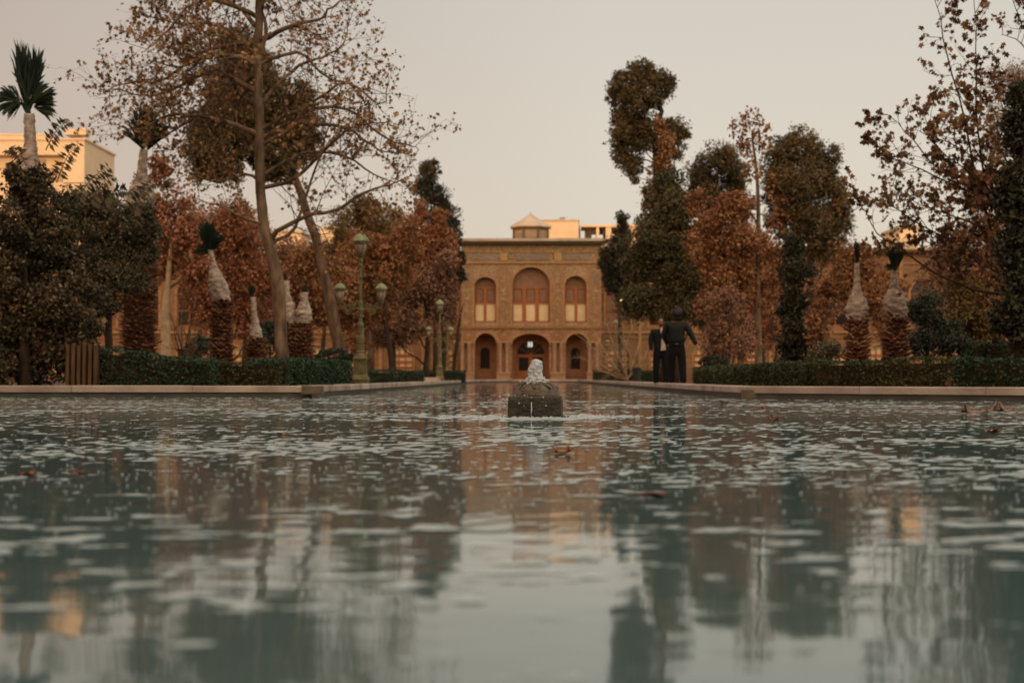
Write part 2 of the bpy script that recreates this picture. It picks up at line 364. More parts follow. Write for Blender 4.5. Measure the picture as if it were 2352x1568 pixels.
# far water is livelier than the still water near the camera
spy = nn.nodes.new('ShaderNodeSeparateXYZ'); nn.links.new(tc.outputs['Object'], spy.inputs[0])
liv = nn.nodes.new('ShaderNodeMapRange'); liv.inputs[1].default_value = 3.0; liv.inputs[2].default_value = 9; liv.inputs[3].default_value = .25; liv.inputs[4].default_value = 1
nn.links.new(spy.outputs['Y'], liv.inputs[0])
f2 = nn.nodes.new('ShaderNodeMath'); f2.operation = 'MULTIPLY'; nn.links.new(t2.outputs[0], f2.inputs[0]); nn.links.new(liv.outputs[0], f2.inputs[1])
h = madd(t1.outputs[0], 1.0); h = madd(f2.outputs[0], .55, h); h = madd(rp.outputs[0], .05, h)
bp = nn.nodes.new('ShaderNodeBump'); bp.inputs['Strength'].default_value = 1; bp.inputs['Distance'].default_value = .0028
nn.links.new(h, bp.inputs['Height']); nn.links.new(bp.outputs[0], bs.inputs['Normal'])
b = MB(); b.add([(x, y, 0) for x, y in offset_poly(pool, .028)], [tuple(range(len(pool)))])
tag(b.build('water', m), kind='structure')

# ------------------------------------------------------------------ foam on the water (one uncountable mass)
rs = np.random.RandomState(5)
def vnoise(x, y, seed):
    xi = np.floor(x).astype(np.int64); yi = np.floor(y).astype(np.int64); fx = x-xi; fy = y-yi
    fx = fx*fx*(3-2*fx); fy = fy*fy*(3-2*fy)
    def hsh(i, j):
        n_ = (i*374761393 + j*668265263 + seed*974711) & 0x7fffffff
        n_ = ((n_ ^ (n_ >> 13)) * 1274126177) & 0x7fffffff
        return ((n_ ^ (n_ >> 16)) & 0xffff) / 65535.0
    return (hsh(xi,yi)*(1-fx)+hsh(xi+1,yi)*fx)*(1-fy) + (hsh(xi,yi+1)*(1-fx)+hsh(xi+1,yi+1)*fx)*fy
def fbm(x, y, f, seed, o=3):
    s = 0; a = 1; t = 0
    for k in range(o): s = s + a*vnoise(x*f, y*f, seed+k); t += a; a *= .55; f *= 2.07
    return s/t
def lerp_tab(t, xs, ys): return np.interp(t, xs, ys)
FOAMQ = []
for px, py, wpx, qa in ((60,1095,80,.22),(150,1090,80,.22),(20,1100,60,.2),(640,992,90,.14),(720,998,70,.14),(450,990,120,.10),(1640,1225,110,.09),(1560,1245,90,.08),(900,1225,120,.08),(2010,1270,60,.16),(450,1485,60,.22),(710,1483,45,.2),(850,1458,35,.2),(1170,1505,30,.2),(2200,1415,40,.2),(1080,1380,45,.2),(1165,1335,22,.2),(950,1550,45,.2)):
    q_ = onz(px, py); FOAMQ.append((q_.x, q_.y, wpx*q_.y/F*.75, qa))
def foam_field(X, Y):
    near = fbm(X*.8, Y*1.5, 13, 11, 4); mid = fbm(X, Y*1.1, 24, 23, 3); far = fbm(X, Y*.6, 24, 31, 3)
    a = np.clip((Y-3.2)/1.4, 0, 1); c = np.clip((Y-9)/3, 0, 1)
    f = near*(1-a) + mid*a; f = f*(1-c) + far*c
    big = fbm(X, Y*1.3, .9, 71, 2) - .5
    thr = lerp_tab(Y, [1.4, 1.75, 2.05, 2.35, 3.1, 3.5, 4.3, 5.2, 9, 12, 16, 22, 40, 60], [.70, .69, .675, .615, .595, .64, .622, .575, .568, .57, .585, .60, .66, .72])
    rf = np.hypot(X-at(1231,958,FY).x, Y-FY); thr = thr - .012 - .20*np.exp(-(rf/.62)**4) - .055*np.exp(-(rf/1.25)**4)
    for (qx, qy, qr, qa) in FOAMQ: thr = thr - 1.35*qa*np.exp(-(((X-qx)/qr)**2 + ((Y-qy)/(qr*.8))**2))
    return f + big*.30 - thr
us = np.arange(math.log(1.45), math.log(60), .0105); vs_ = np.arange(-.40, .40, .0024)
U, V = np.meshgrid(us, vs_, indexing='ij'); YY = np.exp(U); XX = V*YY
XX = XX + (rs.rand(*XX.shape)-.5)*.0008*YY
Fv = foam_field(XX, YY)
inside = ~(((YY > WL.y-.15) & (XX < WL.x+.15)) | (np.abs(XX) > 12.5) | ((YY > 20) & (XX > 2.95)) | ((XX > WR.x) & (YY > WR.y + sl*(XX-WR.x)-.15)))
Fv = np.where(inside, Fv, -1)
rF = (np.abs(XX-at(1231,958,FY).x) < .25) & (np.abs(YY-FY-.2) < .25); Fv = np.where(rF, -1, Fv)
P = np.stack([XX, YY, np.full_like(XX, .003)], -1)
Fvv = []; Fff = []
nu, nv = U.shape
Fl = Fv.ravel(); Pl = P.reshape(-1, 3)
I, J = np.meshgrid(np.arange(nu-1), np.arange(nv-1), indexing='ij')
a_ = (I*nv+J).ravel(); b_ = (I*nv+J+1).ravel(); c_ = ((I+1)*nv+J+1).ravel(); d_ = ((I+1)*nv+J).ravel()
tri = np.concatenate([np.stack([a_,b_,c_],1), np.stack([a_,c_,d_],1)])
cnt = (Fl[tri] > 0).sum(1)
vlist = []; flist = []; nbase = 0
tlist = []
def emit(polys, th):   # polys: (N,k,3)
    global nbase
    tlist.append(np.broadcast_to(th, polys.shape[:2]).reshape(-1))
    N, k, _ = polys.shape
    vlist.append(polys.reshape(-1, 3)); flist.append((np.arange(N*k).reshape(N, k) + nbase)); nbase += N*k
emit(Pl[tri[cnt == 3]], Fl[tri[cnt == 3]])
def roll_to(t, want):    # rotate so that the odd vertex is first
    s = Fl[t] > 0; odd = np.argmax(s == want, 1); idx = (odd[:, None] + np.arange(3)) % 3
    return np.take_along_axis(t, idx, 1)
def cut(p, q):
    fp, fq = Fl[p], Fl[q]; t = (fp/(fp-fq))[:, None]; return Pl[p]*(1-t) + Pl[q]*t
t = roll_to(tri[cnt == 1], True); z0 = np.zeros(len(t)); emit(np.stack([Pl[t[:,0]], cut(t[:,0], t[:,1]), cut(t[:,0], t[:,2])], 1), np.stack([Fl[t[:,0]], z0, z0], 1))
t = roll_to(tri[cnt == 2], False); z0 = np.zeros(len(t)); emit(np.stack([cut(t[:,0], t[:,1]), Pl[t[:,1]], Pl[t[:,2]], cut(t[:,0], t[:,2])], 1), np.stack([z0, Fl[t[:,1]], Fl[t[:,2]], z0], 1))
fmesh_v = np.concatenate(vlist)
# bubbles: little low domes
bv = []; bf = []
nb = 800
for k in range(nb):
    y = math.exp(rs.uniform(math.log(2.0), math.log(12))) if k > 500 else rs.uniform(3.2, 5.2)
    x = rs.uniform(-.38, .38)*y; r = rs.uniform(.0015, .005)
    if abs(x-.03*y) < .3 and abs(y-FY) < .3: continue
    if y > 12: continue
    base = nbase; n6 = 6
    ring = [(x+r*math.cos(q*math.pi/3), y+r*math.sin(q*math.pi/3), .002) for q in range(6)]
    r2 = [(x+r*.6*math.cos(q*math.pi/3), y+r*.6*math.sin(q*math.pi/3), .002+r*.55) for q in range(6)]
    vlist.append(np.array(ring+r2+[(x, y, .002+r*.75)])); 
    fl = [(base+q, base+(q+1)%6, base+6+(q+1)%6, base+6+q) for q in range(6)] + [(base+6+q, base+6+(q+1)%6, base+12) for q in range(6)]
    bf += fl; nbase += 13
me = bpy.data.meshes.new('foam'); me.from_pydata(np.concatenate(vlist).tolist(), [], [tuple(f) for arr in flist for f in arr.tolist()] + bf); me.update()
th_ = np.concatenate(tlist); th_ = np.concatenate([th_, np.full(len(me.vertices)-len(th_), .12)])
at_ = me.attributes.new('thickness', 'FLOAT', 'POINT'); at_.data.foreach_set('value', th_.astype(np.float32))
n_ = M['foam'].node_tree; an = n_.nodes.new('ShaderNodeAttribute'); an.attribute_name = 'thickness'
mr_ = n_.nodes.new('ShaderNodeMapRange'); mr_.inputs[1].default_value = 0; mr_.inputs[2].default_value = .085; mr_.inputs[3].default_value = .0; mr_.inputs[4].default_value = .66
n_.links.new(an.outputs['Fac'], mr_.inputs[0]); n_.links.new(mr_.outputs[0], n_.nodes['Principled BSDF'].inputs['Alpha'])
tag(link('water_foam', me, M['foam']), 'pale foam flecks and bubbles floating on the pool water', 'foam', kind='stuff')

# ------------------------------------------------------------------ foliage and branches
TPL = {
 'plane': ([(0,0),(.28,-.12),(.5,.1),(.33,.22),(.72,.62),(.3,.55),(.02,1.0),(-.26,.55),(-.66,.66),(-.33,.24),(-.5,.08),(-.26,-.1)], 12),
 'oval': ([(0,0),(.26,.3),(.24,.68),(0,1),(-.24,.68),(-.26,.3)], 6),
 'dia': ([(0,0),(.34,.5),(0,1),(-.34,.5)], 4),
 'tuft': ([(0,0),(.30,.62),(.08,1),(-.26,.7)], 4),
 'blade': ([(-.05,0),(.05,0),(.09,.5),(0,1),(-.08,.5)], 5),
}
def leaf_mesh(name, C, size, tpl, rng, mat, parent, droop=0.0, label=None, up=0.0):
    C = np.asarray(C, float); N = len(C); T = np.array(TPL[tpl][0]); k = len(T)
    a = rng.normal(size=(N,3)); a[:,2] += up - droop; a /= np.linalg.norm(a, axis=1)[:,None]
    r = rng.normal(size=(N,3)); bvec = np.cross(a, r); bvec /= np.linalg.norm(bvec, axis=1)[:,None]
    nrm = np.cross(a, bvec)
    s = (size*(.65+.7*rng.rand(N)))[:,None,None]
    u = T[:,0][None,:,None]; v = (T[:,1]-.4)[None,:,None]
    bend = (np.abs(T[:,0])*.35)[None,:,None] + (-(T[:,1]-.4)**2*.35)[None,:,None]
    V = C[:,None,:] + s*(bvec[:,None,:]*u + a[:,None,:]*v + nrm[:,None,:]*bend)
    me = bpy.data.meshes.new(name); me.vertices.add(N*k); me.vertices.foreach_set('co', V.astype(np.float32).ravel())
    me.loops.add(N*k); me.loops.foreach_set('vertex_index', np.arange(N*k, dtype=np.int32))
    me.polygons.add(N); me.polygons.foreach_set('loop_start', (np.arange(N)*k).astype(np.int32))
    me.polygons.foreach_set('loop_total', np.full(N, k, np.int32))
    me.update(calc_edges=True)
    o = link(name, me, mat, parent)
    if label: o['label'] = label
    return o

def clump_points(rng, c, rad, n, sub=.3, hollow=.55):
    """leaf points on the surfaces of many small puffs that fill an ellipsoid"""
    rad = np.array(rad); ns = max(8, int(4.5/sub**2))
    d = rng.normal(size=(ns,3)); d /= np.linalg.norm(d, axis=1)[:,None]
    rr_ = (hollow + (1-hollow)*rng.rand(ns))[:,None]
    sc = np.array(c) + d*rr_*rad*(1-sub*.45)
    sr = sub*rad.min()*(.6+.8*rng.rand(ns))
    idx = rng.randint(0, ns, n); d2 = rng.normal(size=(n,3)); d2 /= np.linalg.norm(d2, axis=1)[:,None]
    out = sc[idx] + d2*(sr[idx]*(.55+.55*rng.rand(n)))[:,None]
    st = rng.rand(n) < .10; out[st] += d2[st]*(rad.min()*.28*rng.rand(st.sum()))[:,None]
    return out

def wander(a, b, rng, k=5, amp=.08):
    a, b = Vector(a), Vector(b); L = (b-a).length; out = []
    for i in range(k+1):
        t = i/k; p = a.lerp(b, t)
        if 0 < i < k: p += Vector(rng.normal(size=3).tolist())*amp*L*.5
        out.append(p)
    return out

def crown_tree(name, label, cat, Y, trunk, r0, clumps, tpl='tuft', leaf=.14, cover=4.0, mat='rust', bark='bark', group=None, sub=.3,
               seed=1, droop=0.0, up=0.0, twigs=8, extra=None, hollow=.3):
    leaf *= .62
    rng = np.random.RandomState(seed)
    base = at(trunk[0][0], trunk[0][1], Y); root = empty(name, (base.x, base.y, GZ), label, cat, group)
    s = Y/F
    tp = [at(x, y, Y) for x, y in trunk]; tp[0].z = GZ - .05
    b = MB(); n = len(tp)
    fine = []
    for i in range(n-1):
        for j in range(3): fine.append(tp[i].lerp(tp[i+1], j/3) + (Vector(rng.normal(size=3).tolist())*r0*.12 if (i or j) else Vector()))
    fine.append(tp[-1]); rad = [r0*(1-.75*i/(len(fine)-1)) * (1.25 if i == 0 else 1) for i in range(len(fine))]
    b.tube(fine, rad, 9)
    tw = MB(); pts = []
    tot = 0
    for cl in clumps:
        px, py, rx, ry = cl[:4]; rx *= 1.27; ry *= 1.17; dy = cl[4] if len(cl) > 4 else rng.uniform(-1, 1)*rx*s*.5
        c = at(px, py, Y+dy); r3 = (rx*s, min(rx, ry)*s*.9, ry*s)
        nleaf = int(cover*1.6 * math.pi*rx*ry*s*s / (leaf*leaf*.38)); tot += nleaf
        pts.append(clump_points(rng, c, r3, max(20, nleaf), sub, hollow))
        # a limb from the nearest trunk point into the clump
        k = min(range(len(fine)), key=lambda i: (fine[i]-c).length + (1.5 if fine[i].z > c.z else 0))
        k = max(1, k-1)
        lr = min(rad[k]*.55, .02+.03*rx*s); tw.tube(wander(fine[k], c, rng, 4), [lr, lr*.8, lr*.6, lr*.45, lr*.3], 5)
        for q in range(twigs):
            d = rng.normal(size=3); d /= np.linalg.norm(d); e_ = c + Vector((d*np.array(r3)*1.08).tolist())
            tw.tube(wander(c, e_, rng, 3, .12), [lr*.32, lr*.22, lr*.14, lr*.06], 3, cap=False)
    b.build('trunk', M[bark], root, True)
    if tw.v: tw.build('limbs', M['twig'] if bark != 'darkbark' else M['darkbark'], root)
    leaf_mesh('crown', np.concatenate(pts), leaf, tpl, rng, M[mat], root, droop, up=up)
    if extra:
        for (cl2, mat2, tpl2, leaf2, cov2) in extra:
            ps = [clump_points(rng, at(px,py,Y-.6), (rx*s, rx*s*.7, ry*s), max(20, int(cov2*math.pi*rx*ry*s*s/(leaf2*leaf2*.38))), sub) for px,py,rx,ry in cl2]
            leaf_mesh('foliage', np.concatenate(ps), leaf2, tpl2, rng, M[mat2], root, droop)
    return root

# --- branchy, half-bare plane trees: every twig is grown
class Grower:
    def __init__(s, seed): s.r = np.random.RandomState(seed); s.mb = MB(); s.leaf = []; s.tw = MB()
    def rv(s): return Vector(s.r.normal(size=3).tolist())
    def branch(s, p, d, L, r, lev, up=.15, leafy=1.0, spread=.8):
        n = 4 if lev > 1 else 3; pts = [p.copy()]; d = d.normalized()
        for i in range(n):
            d = (d + s.rv()*.20 + Vector((0,0,up*.35))).normalized(); pts.append(pts[-1] + d*(L/n))
        rad = [r*(1-.72*i/n) for i in range(n+1)]
        (s.mb if lev > 1 else s.tw).tube(pts, rad, 5 if lev > 1 else 3, cap=False)
        if lev == 0:
            for q in pts[1:]:
                if s.r.rand() < .75*leafy: s.leaf.append(tuple(q + s.rv()*L*.12))
            if s.r.rand() < leafy: s.leaf.append(tuple(pts[-1]))
            return
        k = {3: 6, 2: 6, 1: 5}[lev]
        for j in range(k):
            t = (j+.6+s.r.uniform(-.3,.3))/k*n; i = min(int(t), n-1); q = pts[i].lerp(pts[i+1], t-i)
            dd = (pts[i+1]-pts[i]).normalized(); o = dd.orthogonal().normalized(); o.rotate(Matrix.Rotation(s.r.uniform(0, 6.28), 3, dd))
            s.branch(q, dd*s.r.uniform(.5,1.0) + o*spread, L*s.r.uniform(.35,.55)*(1-.25*t/n), r*.42, lev-1, up, leafy, spread)
    def limb(s, pix, Y0, Y1, r, dens=1.0, L=1.1, up=.15, leafy=1.0, lev=2, jit=.06):
        pts = []
        for i, (x, y) in enumerate(pix):
            t = i/(len(pix)-1); pts.append(at(x, y, Y0+(Y1-Y0)*t))
        fine = []
        for i in range(len(pts)-1):
            for j in range(3):
                t = j/3; P0 = pts[max(i-1,0)]; P1 = pts[i]; P2 = pts[i+1]; P3 = pts[min(i+2,len(pts)-1)]
                q = .5*((2*P1)+(P2-P0)*t+(2*P0-5*P1+4*P2-P3)*t*t+(3*P1-P0-3*P2+P3)*t**3); fine.append(q + s.rv()*jit*.3)
        fine.append(pts[-1]); n = len(fine)
        s.mb.tube(fine, [max(r*(1-.85*i/(n-1)), .006) for i in range(n)], 7, cap=False)
        tot = sum((fine[i+1]-fine[i]).length for i in range(n-1)); k = int(tot*dens*2.2)
        for j in range(k):
            t = (.12+.88*(j+s.r.rand())/k)*(n-1); i = min(int(t), n-2); q = fine[i].lerp(fine[i+1], t-i)
            dd = (fine[i+1]-fine[i]).normalized(); o = dd.orthogonal().normalized(); o.rotate(Matrix.Rotation(s.r.uniform(0,6.28),3,dd))
            s.branch(q, dd*.6+o, L*s.r.uniform(.6,1.15)*(1-.35*t/n), max(.007, r*.3*(1-.6*t/n)), lev-1 if s.r.rand() < .75 else lev, up, leafy)

def plane_near():
    Y = 27.0; base = at(655, 884, Y)
    root = empty('plane_tree', (base.x, base.y, GZ), 'tall half-bare plane tree with pale mottled trunk rising between the left hedges', 'tree')
    g = Grower(12)
    tr = [(656,900),(655,882),(650,840),(645,760),(641,690),(636,640),(628,600),(615,560),(604,500),(599,440),(596,366),(596,256),(591,146),(594,73),(596,0),(600,-70),(598,-130)]
    P_ = [at(x, y, Y) for x, y in tr]; P_[0].z = GZ - .05
    wd = [17,15,14.5,15.5,15.5,15,14,12.5,12,11.5,11,10.5,10,9.5,8.5,7,5]
    b = MB(); fine = []; rad = []
    for i in range(len(P_)-1):
        for j in range(3): fine.append(P_[i].lerp(P_[i+1], j/3) + g.rv()*.006); rad.append((wd[i]+(wd[i+1]-wd[i])*j/3)*Y/F*g.r.uniform(.96,1.05))
    fine.append(P_[-1]); rad.append(wd[-1]*Y/F); b.tube(fine, rad, 12)
    b.build('trunk', M['planebark'], root, True)
    g.limb([(604,120),(611,60),(606,10),(612,-60)], Y-.1, Y-.4, .05, 1, .8)
    LM = [
     ([(588,124),(543,84),(507,59),(463,55),(415,55),(350,40)], Y+1.2, .06, .8),
     ([(588,150),(551,132),(507,128),(463,135),(412,154),(340,140)], Y-1.4, .06, .8),
     ([(592,212),(540,185),(492,170),(452,176),(404,201),(342,220),(250,205)], Y+.6, .065, 1.0),
     ([(592,310),(543,289),(481,269),(433,264),(378,267),(320,300),(270,285)], Y-1.0, .055, .9),
     ([(594,240),(565,227),(530,190),(470,100),(430,80)], Y+2, .05, .9),
     ([(590,60),(540,10),(480,-10),(400,-20),(350,10)], Y+.5, .05, .9),
     ([(590,40),(500,0),(430,20),(370,90),(330,120)], Y-2, .05, .8),
     ([(598,90),(653,66),(690,55),(734,48),(763,11),(820,-5)], Y-1.2, .055, .8),
     ([(598,240),(640,190),(690,150),(740,130),(790,100),(800,40)], Y+1.3, .045, .7),
     ([(600,320),(655,285),(763,285),(818,304),(873,345),(940,355)], Y+.5, .05, .8),
     ([(600,330),(660,300),(720,230),(800,190),(870,240),(890,200)], Y-1.3, .045, .65),
     ([(606,430),(690,400),(760,330),(820,290),(900,280)], Y-1.6, .045, .7),
     ([(622,545),(690,500),(774,480),(830,445),(900,425),(946,400)], Y-.4, .05, .55),
     ([(620,560),(680,520),(720,400),(760,280),(790,180)], Y+1.4, .04, .65),
     ([(606,420),(560,400),(500,420),(450,400),(400,370)], Y+1.2, .035, .6),
     ([(610,520),(560,500),(500,470),(440,450)], Y-.7, .03, .4),
     ([(590,20),(650,-20),(700,0),(740,-20)], Y+1, .045, .9),
     ([(600,300),(700,250),(800,250),(860,300),(930,330),(962,345)], Y-.8, .045, .55),
     ([(604,400),(700,350),(790,360),(860,400),(930,430)], Y+.9, .04, .45),
     ([(598,150),(680,120),(740,170),(820,200),(880,260)], Y-.3, .04, .6),
     ([(592,170),(500,230),(400,300),(330,330)], Y+1.5, .04, .8),
     ([(590,100),(480,110),(380,180),(290,190),(235,215)], Y-.5, .045, .9),
     ([(590,180),(540,240),(480,330),(420,330)], Y+1, .035, .6),
    ]
    for pix, y1, r, dn in LM: g.limb(pix, Y, y1, r, dn*3.3, 1.3, .2, .8)
    g.mb.build('limbs', M['planebark'], root, True); g.tw.build('twigs', M['twig'], root)
    leaf_mesh('crown', g.leaf, .060, 'plane', g.r, M['planeleaf'], root, droop=.7)
    print('plane leaves', len(g.leaf))
plane_near()

def plane_right():
    Y = 23.5; base = at(2440, 900, Y)
    root = empty('plane_tree', (base.x, base.y, GZ), 'young plane tree with drooping brown leaves leaning in from the right edge', 'tree')
    g = Grower(31); b = MB()
    tr = [(2440,905),(2430,760),(2410,690),(2400,560),(2395,400),(2400,200)]
    P_ = [at(x,y,Y) for x,y in tr]; P_[0].z = GZ-.05; b.tube(P_, [.13,.11,.10,.08,.065,.04], 9); b.build('trunk', M['darkbark'], root, True)
    LM = [
     ([(2415,690),(2352,677),(2282,672),(2220,659),(2145,624),(2071,571),(2018,536),(1975,470)], Y-.2, .035, 1.0),
     ([(2400,660),(2330,600),(2290,560),(2255,461),(2216,281),(2176,123),(2159,44),(2141,-20)], Y+.4, .028, 1.15),
     ([(2400,600),(2300,500),(2262,420),(2244,246),(2244,110),(2236,-20)], Y-.5, .026, 1.1),
     ([(2400,600),(2330,520),(2260,461),(2141,373),(2080,300),(2035,262)], Y+.3, .024, 1.25),
     ([(2410,670),(2290,640),(2200,560),(2120,520),(2040,470),(1975,450)], Y-.4, .022, 1.2),
     ([(2400,560),(2300,480),(2200,430),(2120,390),(2040,360),(2020,330)], Y-.6, .022, 1.2),
     ([(2400,500),(2330,400),(2290,330),(2230,260),(2190,190)], Y+.8, .022, 1.4),
     ([(2400,620),(2320,590),(2230,580),(2140,560),(2080,540)], Y+.9, .022, 1.2),
     ([(2400,640),(2330,640),(2250,600),(2180,520),(2100,440)], Y+.1, .02, 1.3),
     ([(2410,690),(2340,700),(2260,640),(2200,640),(2150,600)], Y+1, .02, 1.0),
     ([(2400,480),(2340,440),(2270,380),(2180,330),(2110,300)], Y-.2, .02, 1.2),
     ([(2400,560),(2320,460),(2230,400),(2150,330),(2120,250)], Y+.5, .02, 1.5),
     ([(2400,600),(2300,540),(2200,500),(2110,470),(2050,420)], Y-.1, .02, 1.6),
     ([(2400,640),(2310,620),(2210,600),(2130,520),(2090,470)], Y+.6, .02, 1.5),
     ([(2395,420),(2330,340),(2300,250),(2280,180)], Y+.2, .02, 1.3),
     ([(2400,520),(2300,440),(2240,340),(2200,300)], Y-.3, .02, 1.5),
     ([(2395,200),(2370,100),(2340,40),(2320,-20)], Y, .02, 1.3),
     ([(2395,200),(2360,120),(2330,90),(2300,80)], Y+.3, .016, 1.2),
    ]
    for pix, y1, r, dn in LM: g.limb(pix, Y, y1, r*1.05, dn*1.55, .83, .25, .8, jit=.04)
    g.mb.build('limbs', M['darkbark'], root, True); g.tw.build('twigs', M['darkbark'], root)
    leaf_mesh('crown', g.leaf, .072, 'plane', g.r, M['planedark'], root, droop=.9)
    print('right leaves', len(g.leaf))
plane_right()

# ---- generic trees, back to front
crown_tree('pine_tree', 'broad dark pine with a leaning bare trunk behind the half-bare plane tree', 'tree', 44,
   [(792,838),(775,780),(752,660),(725,540),(692,450),(662,370),(600,230),(560,120)], .22,
   [(550,120,52,60),(530,190,62,65),(600,200,55,70),(505,280,70,60),(470,340,50,50),(468,385,42,32),(520,390,45,30),(565,325,60,50),(640,250,55,60),(695,255,45,65),(690,330,50,50),(650,385,50,38),(615,395,34,26),(590,140,45,50),(560,250,60,60),(620,310,50,50),(700,290,38,60),(500,240,30,60)],
   'tuft', .15, 5.0, 'pine', 'bark', sub=.26, seed=2, up=.3)
crown_tree('olive_green_tree', 'olive green round-topped tree behind the nearest lamp post', 'tree', 72, [(850,850),(850,650),(845,520)], .2,
   [(850,485,55,38),(795,530,45,48),(895,525,45,45),(850,560,70,60),(790,590,50,60)], 'tuft', .2, 3, 'olive', seed=3)
crown_tree('rust_tree', 'wide rust-brown tree directly behind the nearest lamp post', 'tree', 62, [(905,850),(892,780),(880,680),(850,600)], .15,
   [(830,590,65,60),(780,650,50,60),(900,620,55,60),(850,690,70,60),(930,560,45,55),(790,720,40,45)], 'oval', .19, 2.8, 'rust', 'darkbark', seed=4, sub=.35)
crown_tree('rust_tree', 'mauve-brown tree with a dark leaning trunk left of the second lamp post', 'tree', 66, [(975,852),(985,770),(975,680)], .16,
   [(930,690,50,60),(985,650,45,60),(1010,700,40,60),(940,750,45,40),(1025,620,25,60),(890,770,50,28)], 'oval', .19, 2.8, 'mauve', 'darkbark', seed=5, sub=.35)
crown_tree('rust_tree', 'narrow red-brown tree in front of the dark cypress left of the palace', 'tree', 76, [(1000,850),(1000,650),(995,520)], .14,
   [(965,500,22,45),(1008,520,22,50),(985,570,38,60),(1030,590,25,60),(955,590,30,60),(990,640,40,50)], 'oval', .2, 2.8, 'rustred', 'darkbark', seed=6, sub=.3, up=1.2)
crown_tree('cypress_tree', 'tall dark ragged cypress left of the palace front', 'tree', 88, [(1020,868),(1020,700),(1005,500),(985,390)], .2,
   [(985,388,26,24),(980,430,33,35),(1005,468,36,38),(1022,515,34,45),(1040,560,24,40),(1052,605,17,35),(1060,635,12,18),(1000,560,40,60),(1020,650,30,60)], 'tuft', .22, 4, 'cypress', 'darkbark', seed=7, sub=.32, up=.5)
crown_tree('small_leaning_trunk', 'thin dark leaning dead trunk beside the palace left corner', 'tree', 70, [(1040,868),(1047,800),(1055,740),(1063,702)], .12,
   [(1063,700,3,3)], 'dia', .1, .5, 'rust', 'darkbark', seed=8, twigs=1)
crown_tree('rust_tree', 'rust-brown tree with pale forked trunk behind the left hedge', 'tree', 40, [(380,830),(382,720),(386,640),(395,540)], .17,
   [(400,470,45,45),(370,530,40,50),(430,540,50,50),(390,600,55,45),(450,620,50,50),(340,470,25,60),(370,400,25,60)], 'oval', .17, 2.0, 'rustred', 'palebark', seed=9, sub=.4)
crown_tree('rust_tree', 'red-brown tree behind the small-topped wrapped palm', 'tree', 52, [(520,850),(525,740),(530,600)], .16,
   [(520,500,45,50),(480,560,50,55),(560,560,45,55),(520,640,60,60),(600,640,50,55),(470,690,50,55),(560,710,55,50),(600,750,50,40)], 'oval', .19, 2.3, 'rustred', 'bark', seed=10, sub=.38)
crown_tree('rust_tree', 'dark red-brown tree seen between the plane trunk and the leaning pine trunk', 'tree', 58, [(705,850),(705,740),(700,620)], .15,
   [(690,600,40,50),(730,620,40,55),(690,670,50,50),(740,700,45,50),(690,730,45,28),(800,660,30,50)], 'oval', .2, 2.3, 'rust', 'bark', seed=11, sub=.38)

crown_tree('pine_tree', 'tall two-tiered pine with open crown right of the palace', 'tree', 60,
   [(1530,868),(1528,700),(1522,500),(1512,400),(1505,330),(1518,255),(1500,200)], .26,
   [(1480,165,42,28),(1440,190,40,35),(1515,195,36,34),(1425,225,30,30),(1465,225,40,35),(1538,190,16,16),(1432,268,26,30),(1495,230,30,24),
    (1445,320,38,32),(1478,300,24,26),(1430,350,24,28),(1462,378,18,22),(1550,300,30,34),(1570,310,16,14),(1540,340,30,30),(1475,335,20,25),(1452,275,42,30),(1425,305,26,30),(1440,370,26,28),(1500,300,22,40),(1455,400,16,24)],
   'tuft', .17, 3.6, 'pine', 'darkbark', seed=12, sub=.28, up=.3, hollow=.4)
crown_tree('creeper_clad_tree', 'slender tree wrapped in rust-red creeper against the tall two-tiered pine', 'tree', 56, [(1530,866),(1528,700),(1525,500),(1518,300)], .16,
   [(1516,285,14,26),(1528,330,22,40),(1522,390,26,40),(1510,440,34,34),(1530,480,34,45),(1500,470,22,40)], 'oval', .17, 2.3, 'rust', 'darkbark', seed=13, sub=.36,
   extra=[([(1500,470,26,30),(1545,420,18,40),(1490,440,18,20)], 'cedar', 'tuft', .16, 1.6)])
crown_tree('cedar_tree', 'broad dark green conifer behind the two men', 'tree', 52, [(1545,866),(1545,700),(1540,500)], .22,
   [(1468,590,38,60),(1465,690,45,50),(1625,590,36,60),(1510,560,45,50),(1535,425,34,42,1),(1562,470,38,42),(1500,520,40,45),(1545,500,45,50),(1520,560,55,50),(1580,560,50,55),(1500,620,55,55),(1560,630,60,60),(1600,650,35,60),(1490,680,50,45),(1550,700,75,45),(1600,710,30,50)], 'tuft', .17, 3.6, 'cedar', 'darkbark', seed=14, sub=.3)
crown_tree('cypress_tree', 'small dark cypress at the palace right corner', 'tree', 80, [(1424,868),(1424,700),(1428,520)], .15,
   [(1428,503,17,18),(1424,535,28,25),(1420,575,36,32),(1432,605,30,35),(1402,610,26,28),(1412,645,34,30),(1425,665,24,22)], 'tuft', .2, 4, 'cypress', 'darkbark', seed=15, sub=.32)
crown_tree('round_pine', 'medium round-topped green pine left of the brown plane tree', 'tree', 64, [(1640,866),(1640,700),(1645,420)], .2,
   [(1650,365,42,42),(1615,400,38,45),(1680,400,36,50),(1620,460,45,50),(1670,460,45,50)], 'tuft', .17, 3.5, 'pine', 'darkbark', seed=16, sub=.3)
